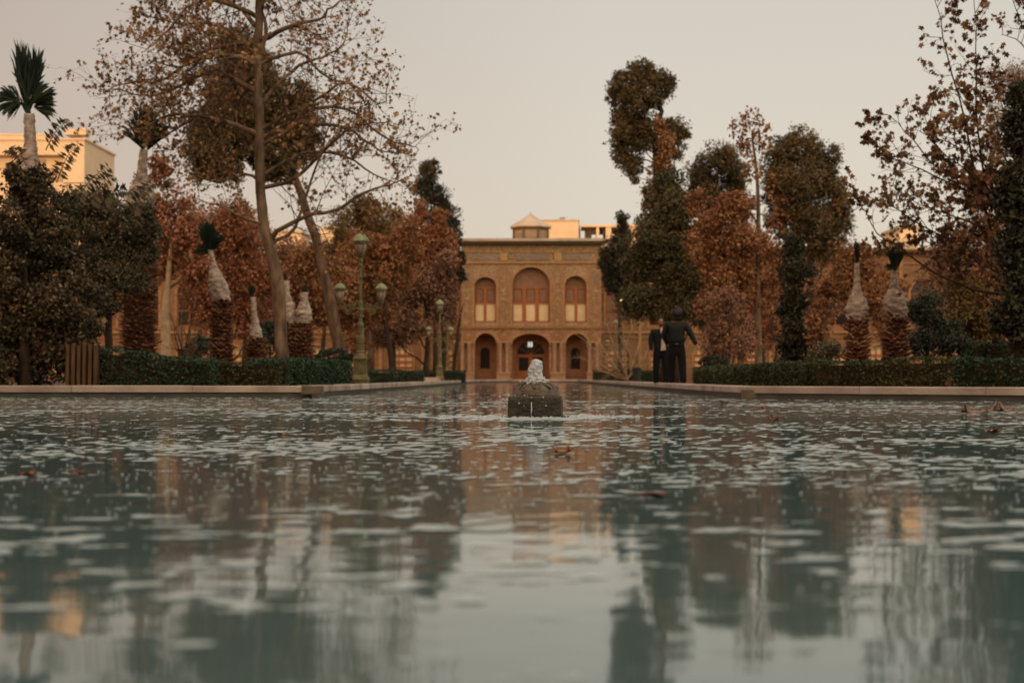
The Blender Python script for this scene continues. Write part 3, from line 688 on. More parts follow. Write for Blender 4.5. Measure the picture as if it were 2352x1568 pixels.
crown_tree('rust_tree', 'slender brown plane tree with straight pale trunk behind the right hedge', 'tree', 46,
   [(1741,858),(1741,760),(1742,640),(1743,520),(1738,400),(1728,300)], .13,
   [(1660,500,50,50),(1700,560,50,50),(1640,580,45,55),(1700,470,42,40),(1660,650,50,50),(1710,640,34,50),(1625,520,32,50),(1605,470,28,40,4),(1600,560,30,50,4),(1640,690,40,50),(1780,600,30,60)], 'oval', .17, 2.4, 'rust', 'planebark', seed=17, sub=.4,
   extra=[([(1725,272,30,25),(1700,300,30,30),(1750,300,28,30),(1722,340,40,34),(1728,395,28,34),(1760,340,20,30)], 'rust', 'oval', .12, 1.3)])
crown_tree('round_pine', 'large dark dome-shaped tree right of the brown plane tree', 'tree', 60, [(1860,864),(1860,700),(1860,450)], .25,
   [(1830,335,50,42),(1880,370,50,50),(1795,375,42,50),(1905,435,42,55),(1850,430,60,60),(1790,430,40,50),(1925,500,32,55),(1870,510,60,60),(1900,570,50,45),(1810,500,50,50)], 'tuft', .18, 3.5, 'pine', 'darkbark', seed=18, sub=.28,
   extra=[([(1800,480,40,50),(1780,540,34,60),(1775,430,22,40),(1925,470,14,30)], 'rust', 'oval', .17, 1.3)])
crown_tree('cypress_tree', 'dark column-shaped cypress standing behind the right hedge', 'tree', 38, [(1825,868),(1825,700),(1825,560)], .14,
   [(1822,575,28,38),(1828,630,40,50),(1820,700,40,50),(1828,760,40,50),(1822,810,38,40)], 'tuft', .15, 4, 'cypress', 'darkbark', seed=19, sub=.3, up=.5)
crown_tree('bare_shrub', 'mauve-brown creeper-covered shrub between the conifer and the brown plane trunk', 'shrub', 42, [(1670,862),(1675,790),(1680,720)], .08,
   [(1650,760,36,50),(1690,720,42,60),(1700,790,40,40),(1640,810,34,25),(1660,690,36,50)], 'oval', .12, 1.5, 'mauve', 'bark', seed=20, sub=.45, twigs=14)
crown_tree('bare_shrub', 'brown shrub with curving stems right of the pale straight trunk', 'shrub', 40, [(1775,862),(1785,800),(1770,740)], .06,
   [(1775,770,22,50),(1770,700,25,50),(1780,640,25,50)], 'oval', .12, 1.2, 'rust', 'bark', seed=21, sub=.45, twigs=12)
crown_tree('rust_tree', 'low rust-leaved tree left of the right pair of wrapped palms', 'tree', 36, [(1885,868),(1890,780),(1900,700)], .1,
   [(1900,665,40,38),(1885,720,34,40),(1935,640,34,45),(1950,580,34,40),(1880,770,30,34),(1990,620,40,50),(2010,690,30,60)], 'oval', .14, 1.7, 'rust', 'bark', seed=22, sub=.42)
crown_tree('green_shrub', 'small light green shrub at the foot of the low rust-leaved tree', 'shrub', 33, [(1905,870),(1905,840),(1905,820)], .05,
   [(1905,805,36,30),(1880,820,24,24)], 'oval', .09, 2.3, 'privet', 'bark', seed=23, sub=.4)
crown_tree('green_shrub', 'blue-green rounded shrub right of the right pair of wrapped palms', 'shrub', 27, [(2130,870),(2130,800),(2130,740)], .06,
   [(2120,710,42,42),(2150,760,48,48),(2110,790,36,36),(2190,790,40,36)], 'oval', .085, 3, 'bluegreen', 'bark', seed=24, sub=.38)
crown_tree('green_shrub', 'brownish green bush in front of the right edge evergreen', 'shrub', 29, [(2230,872),(2230,800),(2230,740)], .06,
   [(2220,720,45,50),(2260,760,45,50),(2240,680,40,45),(2200,660,34,34)], 'oval', .1, 2.6, 'olive', 'bark', seed=25, sub=.38)
crown_tree('evergreen_tree', 'tall black-green evergreen filling the right edge', 'tree', 21, [(2345,895),(2345,760),(2350,500),(2352,250)], .12,
   [(2345,225,30,60),(2352,320,42,70),(2335,420,38,60),(2360,500,50,80),(2325,560,36,60),(2345,650,50,70),(2320,720,34,50),(2350,760,50,60),(2325,300,30,60),(2310,470,30,60),(2335,600,40,60),(2300,740,30,50)], 'oval', .12, 3.2, 'cypress', 'darkbark', seed=26, sub=.34, droop=.5)
crown_tree('bare_tree', 'pinkish twiggy treetop behind the right edge evergreen', 'tree', 34, [(2330,868),(2335,600),(2330,350)], .12,
   [(2300,190,40,40),(2340,180,40,45),(2310,260,50,50),(2290,330,34,50)], 'dia', .07, .5, 'mauve', 'bark', seed=27, sub=.5, twigs=42)
crown_tree('rust_tree', 'dim brown tree behind the branches of the young plane tree', 'tree', 44, [(2220,866),(2220,700),(2210,560)], .14,
   [(2200,560,50,45),(2270,520,50,60),(2250,440,45,60),(2290,600,50,50),(2160,600,30,34)], 'oval', .16, 1.3, 'mauve', 'bark', seed=28, sub=.45, twigs=20)

# left evergreens
crown_tree('laurel_tree', 'large dark broad-leaved evergreen at the left edge', 'tree', 24.5, [(60,890),(60,760),(60,560)], .12,
   [(50,450,60,50),(20,520,55,60),(110,520,60,55),(60,600,70,60),(150,600,60,55),(0,640,50,70),(90,690,75,60),(180,680,55,50),(30,760,70,60),(120,770,65,55),(60,840,80,45),(150,830,36,45),(0,840,50,50),(30,400,30,26),(190,760,40,50),(140,700,60,60),(90,420,40,40),(175,820,26,30)],
   'oval', .115, 3.3, 'laurel', 'darkbark', seed=29, sub=.34, droop=.7, twigs=12)
crown_tree('privet_tree', 'grey-green small-leaved evergreen right of the dark broad-leaved one', 'tree', 27, [(250,890),(250,780),(250,620)], .1,
   [(190,490,45,40),(245,475,45,38),(300,510,48,45),(230,550,60,50),(300,580,55,50),(200,610,55,45),(340,550,28,50),(265,640,60,40),(310,640,34,34),(150,540,40,40),(335,490,24,30),(215,685,52,42),(185,735,40,40),(160,470,40,40)],
   'oval', .085, 3.2, 'privet', 'darkbark', seed=30, sub=.34, droop=.4, twigs=14)
def pinnate(px0, py0, px1, py1, Y, seed, parent):
    rng = np.random.RandomState(seed); a = at(px0,py0,Y); c = at(px1,py1,Y-.3); b = MB(); n = 14
    pts = [a.lerp(c, i/n) + Vector((0,0,.12*math.sin(math.pi*i/n))) for i in range(n+1)]; b.tube(pts, [.012*(1-.8*i/n) for i in range(n+1)], 4)
    t = (c-a).normalized()
    for i in range(2, n+1):
        for sg in (-1, 1):
            o = t.cross(Vector((0,1,0))).normalized()*sg
            d = (o*.8 + t*.4 + Vector((0,0,-.55)) + Vector(rng.normal(size=3).tolist())*.2).normalized(); L = .17*(1-.5*i/n)+.05
            wv = d.cross(Vector((rng.normal()*.4,1,rng.normal()*.4))).normalized()*L*.17; p = pts[i]
            b.add([tuple(p), tuple(p+d*L*.4+wv), tuple(p+d*L), tuple(p+d*L*.4-wv)], [(0,1,2,3)])
    b.build('spray', M['laurel'], parent)
pv = [o for o in bpy.data.objects if o.name.startswith('privet_tree')][0]
for i, q in enumerate([(105,345,162,278),(170,470,250,385),(130,420,180,330),(300,500,350,420),(200,480,262,405),(60,380,20,345),(230,470,300,440)]): pinnate(*q, 24.8, 40+i, pv)

for i, (px, yt, wd_, Yb, mt, lab) in enumerate([(820,600,60,82,'rust','far brown tree behind the nearest lamp post lanterns'),(900,600,55,86,'mauve','far mauve tree between the olive green tree and the cypress'),(2030,600,50,95,'rust','far rust tree behind the right pair of wrapped palms'),(2180,560,60,96,'mauve','far mauve tree at the right behind the young plane branches'),(2300,540,60,92,'rust','far rust tree behind the right edge evergreen'),(1700,480,50,84,'rustred','far tall red-brown tree between the two round-topped pines'),(500,560,60,80,'rust','far rust tree behind the leaning-neck palm trunk'),(40,560,70,60,'olive','brownish tree behind the left edge evergreen'),(250,470,70,84,'rust','far rust-brown tree behind the grey-green evergreen'),(335,440,60,86,'rustred','far red-brown tree left of the pale forked trunk'),(455,470,60,90,'rust','far brown tree between the pale forked trunk and the leaning-neck palm'),
      (560,460,55,92,'rustred','far red-brown tree just left of the half-bare plane trunk'),(660,540,50,88,'mauve','far mauve-brown low tree right of the half-bare plane trunk'),(740,600,40,94,'rust','far brown tree at the base of the leaning pine trunk'),(1750,560,60,90,'rustred','far red-brown tree behind the straight pale trunk'),(1860,600,60,92,'mauve','far mauve-brown tree behind the column cypress'),(1630,600,45,90,'rust','far brown tree behind the broad dark conifer')]):
    crown_tree('rust_tree', lab, 'tree', Yb, [(px,866),(px+4,760),(px,yt+60)], .2, [(px,yt+wd_*.6,wd_*.6,wd_*.7),(px-wd_*.4,yt+wd_*1.3,wd_*.7,wd_*.8),(px+wd_*.5,yt+wd_*1.4,wd_*.7,wd_*.8),(px,yt+wd_*2.2,wd_*.95,wd_*.9),(px,yt+wd_*3.1,wd_*.8,wd_*.6)],
       'oval', .26, 1.5, mt, 'darkbark', seed=100+i, sub=.4)

# topiary balls and bare twiggy shrub
for px, py, rx, ry, Y, lab in ((462,812,30,36,38,'round clipped green bush behind the left hedge, beside the stump'), (768,822,38,20,36,'low dome-shaped clipped bush at the foot of the leaning pine trunk'),(620,790,26,50,38,'tall loose green bush behind the plane trunk'),(1640,832,30,14,38,'low dark bush behind the right hedge end')):
    crown_tree('clipped_bush', lab, 'bush', Y, [(px,868),(px,py+10),(px,py)], .04, [(px,py,rx,ry,0)], 'oval', .08, 6, 'bluegreen', 'darkbark', seed=int(px), sub=.2, twigs=2, hollow=.85, group='bushes behind the hedges')
def bare_shrub(name, label, px, py, Y, spreads, seed, mat, r=.02, L=1.0, up=.5):
    b0 = at(px, py, Y); root = empty(name, (b0.x, b0.y, GZ), label, 'tree' if r > .03 else 'shrub'); g = Grower(seed)
    for x, y in spreads:
        m_ = ((px+x)/2 + g.r.uniform(-12,12), (py+y)/2 + g.r.uniform(-4,10))
        g.limb([(px,py),m_,(x,y)], Y, Y+g.r.uniform(-1.5,1.5), r, 1.3, L, up, 0, jit=.05)
    g.mb.add(g.tw.v, g.tw.f); g.mb.build('branches', M[mat], root, True); return root
bare_shrub('bare_tree', 'leafless pale low tree with spreading branches in front of the palace right corner', 1440, 872, 58,
   [(1318,765),(1345,790),(1360,745),(1385,720),(1410,735),(1335,815),(1475,725),(1455,745),(1498,765),(1500,800),(1395,790),(1430,715)], 51, 'palebark', .045, 1.0, .12)
bare_shrub('bare_shrub', 'leafless grey twiggy shrub behind the left hedge beside the stump', 418, 840, 33,
   [(390,720),(410,700),(440,690),(460,730),(400,750),(425,650),(450,660)], 52, 'twig', .02, .8, .6)
# pollard stump
b = MB(); p = at(424, 832, 30); b.lathe([(0,.2),(.3,.15),(.75,.13),(1.0,.15),(1.08,.17),(1.09,.05)], (0,0,0), 12)
b.tube([(0.02,0,.8),(.18,0,1.1),(.22,0,1.16)], [.09,.07,.06], 7)
o = b.build('tree_stump', M['bark'], smooth=False); o.location = (p.x, p.y, GZ-.3); o.scale = (1,1,1.05); tag(o, 'cut brown tree stump standing above the left hedge', 'stump')

# ------------------------------------------------------------------ hedges
def hedge(name, label, path, h, wid, mat, seed, group, hs=None, leaf=.045):
    """path: list of world (x,y) points along the hedge front"""
    rng = np.random.RandomState(seed); root = empty(name, (path[0][0], path[0][1], GZ), label, 'hedge', group)
    pts = []; core = MB(); P_ = [Vector(p) for p in path]
    for i in range(len(P_)-1):
        a, c = P_[i], P_[i+1]; L = (c-a).length; t = (c-a)/L; n_ = Vector((-t.y, t.x))
        if n_.y < 0 and abs(t.y) < .9: n_ = -n_
        if abs(t.y) >= .9: n_ = Vector((1,0)) if a.x > 0 else Vector((-1,0))
        h0 = hs[i] if hs else h; h1 = hs[i+1] if hs else h
        q = [a+n_*.05, c+n_*.05, c+n_*(wid-.05), a+n_*(wid-.05)]
        core.add([(v.x,v.y,GZ) for v in q] + [(q[0].x,q[0].y,GZ+h0-.06),(q[1].x,q[1].y,GZ+h1-.06),(q[2].x,q[2].y,GZ+h1-.06),(q[3].x,q[3].y,GZ+h0-.06)],
                 [(4,5,6,7),(0,1,5,4),(1,2,6,5),(2,3,7,6),(3,0,4,7)])
        N = int(L*(h+wid*.6)*1500*(.045/leaf)**2); u = rng.rand(N)
        k = int(N*h/(h+wid*.6)); z = rng.rand(N); d = rng.rand(N)
        d[:k] = rng.normal(size=k)*.02/wid; z[k:] = 1 + rng.normal(size=N-k)*.018
        hh = h0+(h1-h0)*u + .025*np.sin(u*L*3.1+seed) + .012*np.sin(u*L*11)
        bul = .03*np.sin(u*L*4.3)*np.sin(z*3)
        XY = np.array([a.x,a.y])[None]+np.array([t.x,t.y])[None]*(u*L)[:,None] + np.array([n_.x,n_.y])[None]*(d*wid+bul*(d<.2))[:,None]
        pts.append(np.column_stack([XY, GZ + z*hh]))
        for ue, cc in ((0,a),(1,c)):
            ne = int(wid*h*1500*(.045/leaf)**2); hq = h0 if ue == 0 else h1
            XY = np.array([cc.x,cc.y])[None] + np.array([n_.x,n_.y])[None]*(rng.rand(ne)*wid)[:,None] + rng.normal(size=(ne,2))*.02
            pts.append(np.column_stack([XY, GZ+rng.rand(ne)*hq]))
    core.build('core', M['darkbark'], root)
    leaf_mesh('foliage', np.concatenate(pts), leaf, 'oval', rng, M[mat], root)
def gp(px, Y): p = at(px, 867, Y); return (p.x, p.y)
def hpx(ptop, Y): return CAMZ + (867-ptop)*Y/F - GZ
YL = WL.y + .55
HG = 'clipped hedges round the pool'
hedge('hedge', 'tall dark clipped hedge right of the slatted wooden box', [gp(229,YL+.3), gp(480,YL+.3)], hpx(812,YL), .6, 'hedge', 1, HG, hs=[hpx(803,YL), hpx(824,YL)])
hedge('hedge', 'clipped hedge left of the half-bare plane trunk with a lighter top', [gp(474,YL+1.3), gp(640,YL+1.3)], hpx(832,YL+1.3), .6, 'hedgelight', 2, HG)
hedge('hedge', 'dark clipped hedge between the half-bare plane trunk and the nearest lamp post', [gp(662,YL+1.6), gp(806,31.5)], hpx(827,YL+1), .7, 'hedge', 3, HG, hs=[hpx(827,YL+1.6), hpx(829,31.5)])
hedge('hedge', 'low far hedge right of the nearest lamp post', [gp(846,44), gp(975,46)], hpx(851,45), .7, 'hedge', 4, HG)
hedge('hedge', 'low far hedge behind the second and third lamp posts', [gp(960,66), gp(1070,68)], hpx(852,67), .8, 'hedge', 5, HG)
hedge('hedge', 'low far hedge left of the far right lamp post', [gp(1364,74), gp(1412,74)], hpx(851,74), .8, 'hedgelight', 6, HG)
hedge('hedge', 'low far hedge between the far right lamp post and the two men', [gp(1420,58), gp(1500,58)], hpx(850,58), .8, 'hedge', 7, HG)
hedge('hedge', 'long clipped hedge running beside the right coping below the wrapped palms', [gp(1592,38.5), gp(1700,29), gp(1850,23.6), gp(2172,21.2)], .42, .5, 'hedgelight', 8, HG, hs=[hpx(846,38.5), hpx(841,29), hpx(832,23.6), hpx(824,21.2)])
hedge('hedge', 'dark hedge block at the far right end of the coping', [gp(2192,20.4), gp(2420,19.6)], hpx(822,20), .6, 'hedge', 9, HG)
hedge('hedge', 'black-green raised hedge behind the right end hedge block', [gp(2225,24), gp(2460,23.5)], hpx(785,24), .7, 'hedge', 10, HG)
crown_tree('grass_tuft', 'pale green weed tuft in the gap between the two right hedges', 'plant', 20.3, [(2180,889),(2180,885),(2180,882)], .008, [(2180,879,11,9,0)], 'blade', .06, 3, 'olive', 'bark', seed=77, twigs=1, up=1)

# slatted wooden box
Yf = YL + .1; x0 = gp(150,Yf)[0]; x1 = gp(227,Yf)[0]; hz = hpx(790, Yf)
root = empty('wooden_planter_box', ((x0+x1)/2, Yf, GZ), 'upright wooden slat box beside the left hedge', 'planter')
k = 6
for i in range(k):
    b = MB(); wv = (x1-x0)/k; xa = x0+i*wv+.012; hh = hz*(1+.02*math.sin(i*2.3))
    b.box(xa, xa+wv*.62, Yf-.03, Yf+.02, GZ, GZ+hh); b.box(xa+wv*.08, xa+wv*.54, Yf-.035, Yf-.03, GZ+.02, GZ+hh-.01)
    b.build('slat', M['fence'], root)
b = MB(); b.box(x0, x1, Yf+.021, Yf+.06, GZ+.1, GZ+.2); b.box(x0, x1, Yf+.021, Yf+.06, GZ+hz*.8, GZ+hz*.9); b.box(x0+.05, x1-.05, Yf+.09, Yf+.5, GZ, GZ+hz*.92); b.build('frame', M['darkbark'], root)

# ------------------------------------------------------------------ palms
def palm(label, Y, px, ybase, ytrunk, ybulge, yneck, wt, wb, wn, lean=0, fronds=None, seed=1, flare=1.0):
    rng = np.random.RandomState(seed); s = Y/F
    base = at(px, ybase, Y); root = empty('wrapped_palm', (base.x, base.y, GZ), label, 'palm tree', 'palms wrapped for winter')
    z = lambda py: at(px, py, Y).z
    zt, zb, zn = z(ytrunk), z(ybulge), z(yneck); dx = lean*s
    b = MB(); H = zt - GZ; prof = [(i/8*H, wt*s*(flare - (flare-1)*i/8)*.82) for i in range(9)]
    b.lathe(prof, (base.x, base.y, GZ), 12); b.build('trunk', M['palmtrunk'], root, True)
    # frond-base stubs in spiral rows: one continuous bark
    st = MB(); rows = int(H/.055)
    for i in range(rows):
        zz = GZ + (i+.5)/rows*H; rw = wt*s*(flare-(flare-1)*(i/rows))
        kk = 11
        for j in range(kk):
            q = 2*math.pi*(j + .5*(i % 2) + rng.uniform(-.15,.15))/kk; d = Vector((math.cos(q), math.sin(q), 0)); tn = Vector((-d.y, d.x, 0))
            p_j = rng.uniform(-.03,.03)
            L = rng.uniform(.02,.085)*(1.8 if rng.rand() < .06 else 1); wd = rng.uniform(.018,.035)*(1+flare*.3); p = Vector((base.x, base.y, zz+p_j)) + d*rw*.76
            e_ = p + d*(L+rw*.15) + Vector((0,0,L*rng.uniform(.2,.9)))
            up_ = Vector((0,0,.022))
            st.add([tuple(p-tn*wd-up_), tuple(p+tn*wd-up_), tuple(p+tn*wd+up_), tuple(p-tn*wd+up_), tuple(e_-tn*wd*.7-up_*.5), tuple(e_+tn*wd*.7-up_*.5), tuple(e_+tn*wd*.6+up_*.4), tuple(e_-tn*wd*.6+up_*.4)],
                   [(0,1,5,4),(1,2,6,5),(2,3,7,6),(3,0,4,7),(4,5,6,7)])
    st.build('bark_stubs', M['palmstub'], root)
    # cloth wrap: lathe with wrinkles
    n = 28; rows = 40; vs = []
    for i in range(rows+1):
        t = i/rows; zz = zt - .07 + (zn-zt+.07)*t
        tb = (zb-zt+.07)/(zn-zt+.07)
        if t < tb: u = t/tb; r = wb*s*(.84 + .18*math.sin(u*math.pi*.9)) * (1 - .30*u**3)
        else:
            u = (t-tb)/(1-tb); r = wb*s*.62*(1-u)**3.6 + wn*s*(1-(1-u)**3.6)
        for k in range(n):
            q = 2*math.pi*k/n
            w_ = (abs(mnoise.noise(Vector((math.cos(q)*1.6+seed*3, math.sin(q)*1.6+seed*9, zz*11+math.sin(q+seed)*1.2))))*.5-.08) + mnoise.noise(Vector((math.cos(q)*1.3+5, math.sin(q)*1.3+seed, zz*34+math.sin(q)*2)))*.15
            rr2 = r*(1+w_); vs.append((base.x + dx*t + rr2*math.cos(q), base.y + rr2*math.sin(q), zz + w_*.05))
    b = MB(); fs = [(i*n+k, i*n+(k+1)%n, (i+1)*n+(k+1)%n, (i+1)*n+k) for i in range(rows) for k in range(n)] + [tuple(range(n-1,-1,-1)), tuple(range(rows*n, (rows+1)*n))]
    b.add(vs, fs); b.build('cloth_wrap', M['wrap'], root, True)
    rb_ = MB(); tur = 5; NN = tur*14
    for i in range(1):
        pp = []
        for j in range(NN+1):
            t = .06 + .86*j/NN; ii = min(int(t*rows), rows); q = 2*math.pi*j/14; kk_ = int((q % (2*math.pi))/(2*math.pi)*n) % n
            v0 = Vector(vs[ii*n+kk_]); cx_ = Vector((base.x+dx*t, base.y, v0.z)); pp.append(cx_ + (v0-cx_)*1.03)
        rb_.tube(pp, .006, 4)
    rb_.build('rope', M['palebark'], root)
    if fronds:
        fx, fy = fronds[0]; c0 = Vector((base.x+dx, base.y, zn)); b = MB()
        for hx_, hy_, adir, half, R_, count in fronds[1:]:
            hub0 = at(hx_, hy_, Y + rng.uniform(-.15,.15))
            count = int(count*1.8)
            for i in range(count):
                u = (i+.5)/count*2-1 + rng.uniform(-.03,.03); ang = adir + u*half; dep = rng.uniform(-.28,.28)
                L = R_*s*rng.uniform(.82,1.05)*(1-.22*abs(u)**2); d = Vector((math.sin(ang), dep, math.cos(ang))).normalized(); tn = d.cross(Vector((0,1,0))).normalized()
                hub = hub0 + Vector(rng.normal(size=3).tolist())*.012; wd = min(L*.030, .022); n_ = d.cross(tn)
                p1 = hub + d*L*.5; p2 = hub + d*L*.8 + Vector((0,0,-L*.02)); tip = hub + d*L + Vector((rng.normal()*.02,0,-L*.08*(1+abs(math.sin(ang)))))
                b.add([tuple(hub), tuple(p1+tn*wd+n_*wd*.5), tuple(p2+tn*wd*.5), tuple(tip), tuple(p2-tn*wd*.5), tuple(p1-tn*wd+n_*wd*.5), tuple(p1-n_*wd*.2)], [(0,1,6),(0,6,5),(1,2,6),(6,4,5),(2,3,6),(3,4,6)])
        b.tube([c0 - Vector((0,0,.15)), c0.lerp(at(fx,fy,Y), .6), at(fx,fy,Y)], [wn*s*.7, wn*s*.5, .02], 6)
        b.build('fronds', M['frond'], root)
    return root
palm('tallest wrapped palm with a fan of dark fronds at the left edge', 27, 68, 890, 470, 372, 262, 22, 30, 11.5, -6, [(62,240),(54,228,-.03,.13,152,34),(78,232,.05,.12,142,28),(64,232,.02,.5,100,20),(46,232,-1.35,.95,62,34),(50,236,-2.1,.5,52,12),(62,266,0,.4,62,24),(78,246,1.35,.9,56,34),(70,240,.8,.5,75,14)], 1)
palm('stout wrapped palm with narrow upright fronds behind the left evergreens', 30, 318, 890, 500, 425, 345, 40, 32, 9, 8, [(334,345),(333,340,.02,.32,118,50),(330,345,-.35,.5,90,24),(338,345,.45,.4,95,24)], 2, 1.1)
palm('wrapped palm with leaning neck and small frond tuft, left of the half-bare plane trunk', 31, 508, 880, 690, 625, 575, 24, 20, 5.5, -26, [(482,575),(480,580,-.05,.38,82,50),(478,582,-.9,.7,38,26),(484,580,.3,.5,60,18)], 3, 1.05)
palm('shortest wrapped palm with a long thin neck, left of the half-bare plane trunk', 31, 588, 880, 778, 745, 682, 20, 14, 6, -8, [(578,684),(578,684,0,.35,36,22)], 4, 1.25)
palm('wrapped palm half hidden directly behind the half-bare plane trunk', 34, 664, 880, 742, 690, 645, 17, 17, 6, -8, [(655,645),(655,645,0,.35,22,14)], 5, 1.1)
palm('ragged wrapped palm right of the half-bare plane trunk', 34, 695, 880, 742, 700, 672, 24, 19, 8, 4, [(700,672),(700,672,.1,.5,22,14)], 6, 1.05)
palm('left one of the pair of wrapped palms behind the right hedge', 25, 1969, 880, 728, 685, 605, 23, 25, 5.5, 1, [(1969,605),(1969,605,0,.16,60,10)], 7, 1.15)
palm('right one of the pair of wrapped palms behind the right hedge', 25, 2059, 880, 725, 670, 622, 26, 26, 7, -4, [(2056,620),(2056,622,.0,.4,70,34),(2056,622,-.8,.5,30,12)], 8, 1.12)

# ------------------------------------------------------------------ lamp posts
def scroll(b, cx, cz, r, x0, sg, y=0):
    pts = []
    for i in range(22):
        q = i/21*math.pi*3.2; rr2 = r*(1-.75*i/21); pts.append((cx + sg*math.cos(q)*rr2, y, cz + math.sin(q)*rr2))
    b.tube(pts, .011, 5)
def make_lamp(loc, label):
    k = .00236
    root = empty('lamp_post', (0,0,0), label, 'street lamp', 'green lamp posts along the channel')
    H = lambda cy: (1515-cy)*k + .10
    b = MB()
    def sq(z0, z1, r0, r1, mb):
        mb.lathe([(z0, r0*1.414), (z1, r1*1.414)], (0,0,0), 4, phase=math.pi/4)
    sq(0, H(1482), 78*k, 78*k, b); sq(H(1482), H(1474), 88*k, 86*k, b); sq(H(1474), H(1430), 78*k, 60*k, b); sq(H(1430), H(1292), 57*k, 56*k, b)
    sq(H(1292), H(1276), 62*k, 69*k, b); sq(H(1276), H(1266), 69*k, 60*k, b)
    for sx, sy in ((0,-1),(0,1),(-1,0),(1,0)):     # raised panel frames on the four faces
        c = 57.5*k
        for u0, u1, z0, z1 in ((-42*k,42*k,H(1420),H(1412)),(-42*k,42*k,H(1308),H(1300)),(-42*k,-36*k,H(1412),H(1308)),(36*k,42*k,H(1412),H(1308))):
            if sx == 0: b.box(u0,u1, min(sy*c,sy*(c+.012)), max(sy*c,sy*(c+.012)), z0, z1)
            else: b.box(min(sx*c,sx*(c+.012)), max(sx*c,sx*(c+.012)), u0, u1, z0, z1)
    b.build('pedestal', M['iron'], root)
    b = MB()
    pr = [(1268,52),(1240,46),(1226,38),(1215,44),(1205,40),(1192,34),(1186,40),(1172,40),(1166,34),(1158,43),(1146,43),(1140,30),(1130,38),(1080,37),(1052,30),(1044,26),(1036,33),(1016,33),(1010,26),(1004,32),(988,32),(982,22),(975,30),(950,31),(928,22),(920,16),(912,20),(902,16),(880,17),(872,21),(862,16),(850,17),(842,22),(832,15),(822,30),(805,33),(790,30),(760,27),(735,24),(715,15),(600,13.5),(505,12.5),(498,19),(486,19),(478,13),(400,11),(388,20),(372,22),(364,12),(345,18),(330,22),(315,14),(300,18),(288,34)]
    b.lathe([(H(c), r*k) for c, r in pr], (0,0,0), 16); b.tube([(-185*k,0,H(474)),(-60*k,0,H(466)),(0,0,H(464)),(60*k,0,H(466)),(170*k,0,H(468))], .008, 5)
    b.build('post', M['iron'], root, False)
    for sg in (-1, 1):
        b = MB(); b.tube([(0,0,H(802)),(sg*205*k,0,H(798))], .012, 6); scroll(b, sg*70*k, H(775), 26*k, 0, sg); scroll(b, sg*120*k, H(832), 30*k, 0, -sg); scroll(b, sg*155*k, H(775), 24*k, 0, -sg)
        b.tube([(sg*20*k,0,H(760)),(sg*60*k,0,H(745)),(sg*110*k,0,H(765)),(sg*160*k,0,H(795)),(sg*192*k,0,H(770)),(sg*200*k,0,H(745))], .011, 5)
        b.tube([(sg*200*k,0,H(800)),(sg*200*k,0,H(742))], .014, 6)
        b.build('arm', M['iron'], root)
    def lantern(cx, zbot, ztop, s, top):
        L = MB(); hgt = ztop-zbot
        # cage rings and ribs
        L.lathe([(zbot-.02, 10*k*s),(zbot, 22*k*s),(zbot+.02, 24*k*s)], (cx,0,0), 12)
        zr = zbot + hgt*(.56 if not top else .50); L.lathe([(zr, 46*k*s),(zr+.012, 52*k*s),(zr+.05, 52*k*s),(zr+.06, 46*k*s)], (cx,0,0), 12)
        for q in range(6):
            a = q*math.pi/3; L.tube([(cx+23*k*s*math.cos(a), 23*k*s*math.sin(a), zbot+.02),(cx+47*k*s*math.cos(a), 47*k*s*math.sin(a), zr)], .007, 4)
        lo = L.build('lantern', M['iron'], root)
        G = MB(); G.lathe([(zbot+.02, 18*k*s),(zbot+hgt*.3, 36*k*s),(zr, 43*k*s)], (cx,0,0), 12); G.build('glass', M['lampglass'], lo, True)
        T = MB(); z0 = zr+.06; h2 = ztop-z0
        T.lathe([(z0, 58*k*s),(z0+.012, 58*k*s),(z0+h2*.35, 48*k*s),(z0+h2*.65, 33*k*s),(z0+h2*.8, 14*k*s),(z0+h2*.85, 10*k*s),(z0+h2*.93, 16*k*s),(z0+h2, 4*k*s)], (cx,0,0), 14)
        T.build('roof', M['ironroof'], lo, False)
        return lo
    lantern(-200*k, H(740), H(540), 1.0, False); lantern(198*k, H(748), H(542), 1.05, False); lantern(0, H(290), H(55), 1.42, True)
    root.location = loc
    for c in root.children: c.matrix_parent_inverse = Matrix.Identity(4)
    root['label'] = label
    return root
def dup(root, loc, label, scl=1):
    r = root.copy(); COL.objects.link(r); r.location = loc; r['label'] = label
    for ch in list(root.children):
        c = ch.copy(); COL.objects.link(c); c.parent = r; c.matrix_parent_inverse = Matrix.Identity(4)
        for g in ch.children:
            d = g.copy(); COL.objects.link(d); d.parent = c; d.matrix_parent_inverse = Matrix.Identity(4)
    return r
p = at(828, 867, 32.3); lamp0 = make_lamp((p.x, p.y, GZ), 'nearest green lamp post with three lanterns, standing left of the channel')
for px, Y, lab in ((1010, 60, 'second green lamp post left of the channel, in front of the smallest one'), (1027, 82, 'smallest farthest lamp post left of the channel'), (1415, 81, 'far lamp post right of the channel among bare branches')):
    p = at(px, 867, Y); dup(lamp0, (p.x, p.y, GZ), lab)

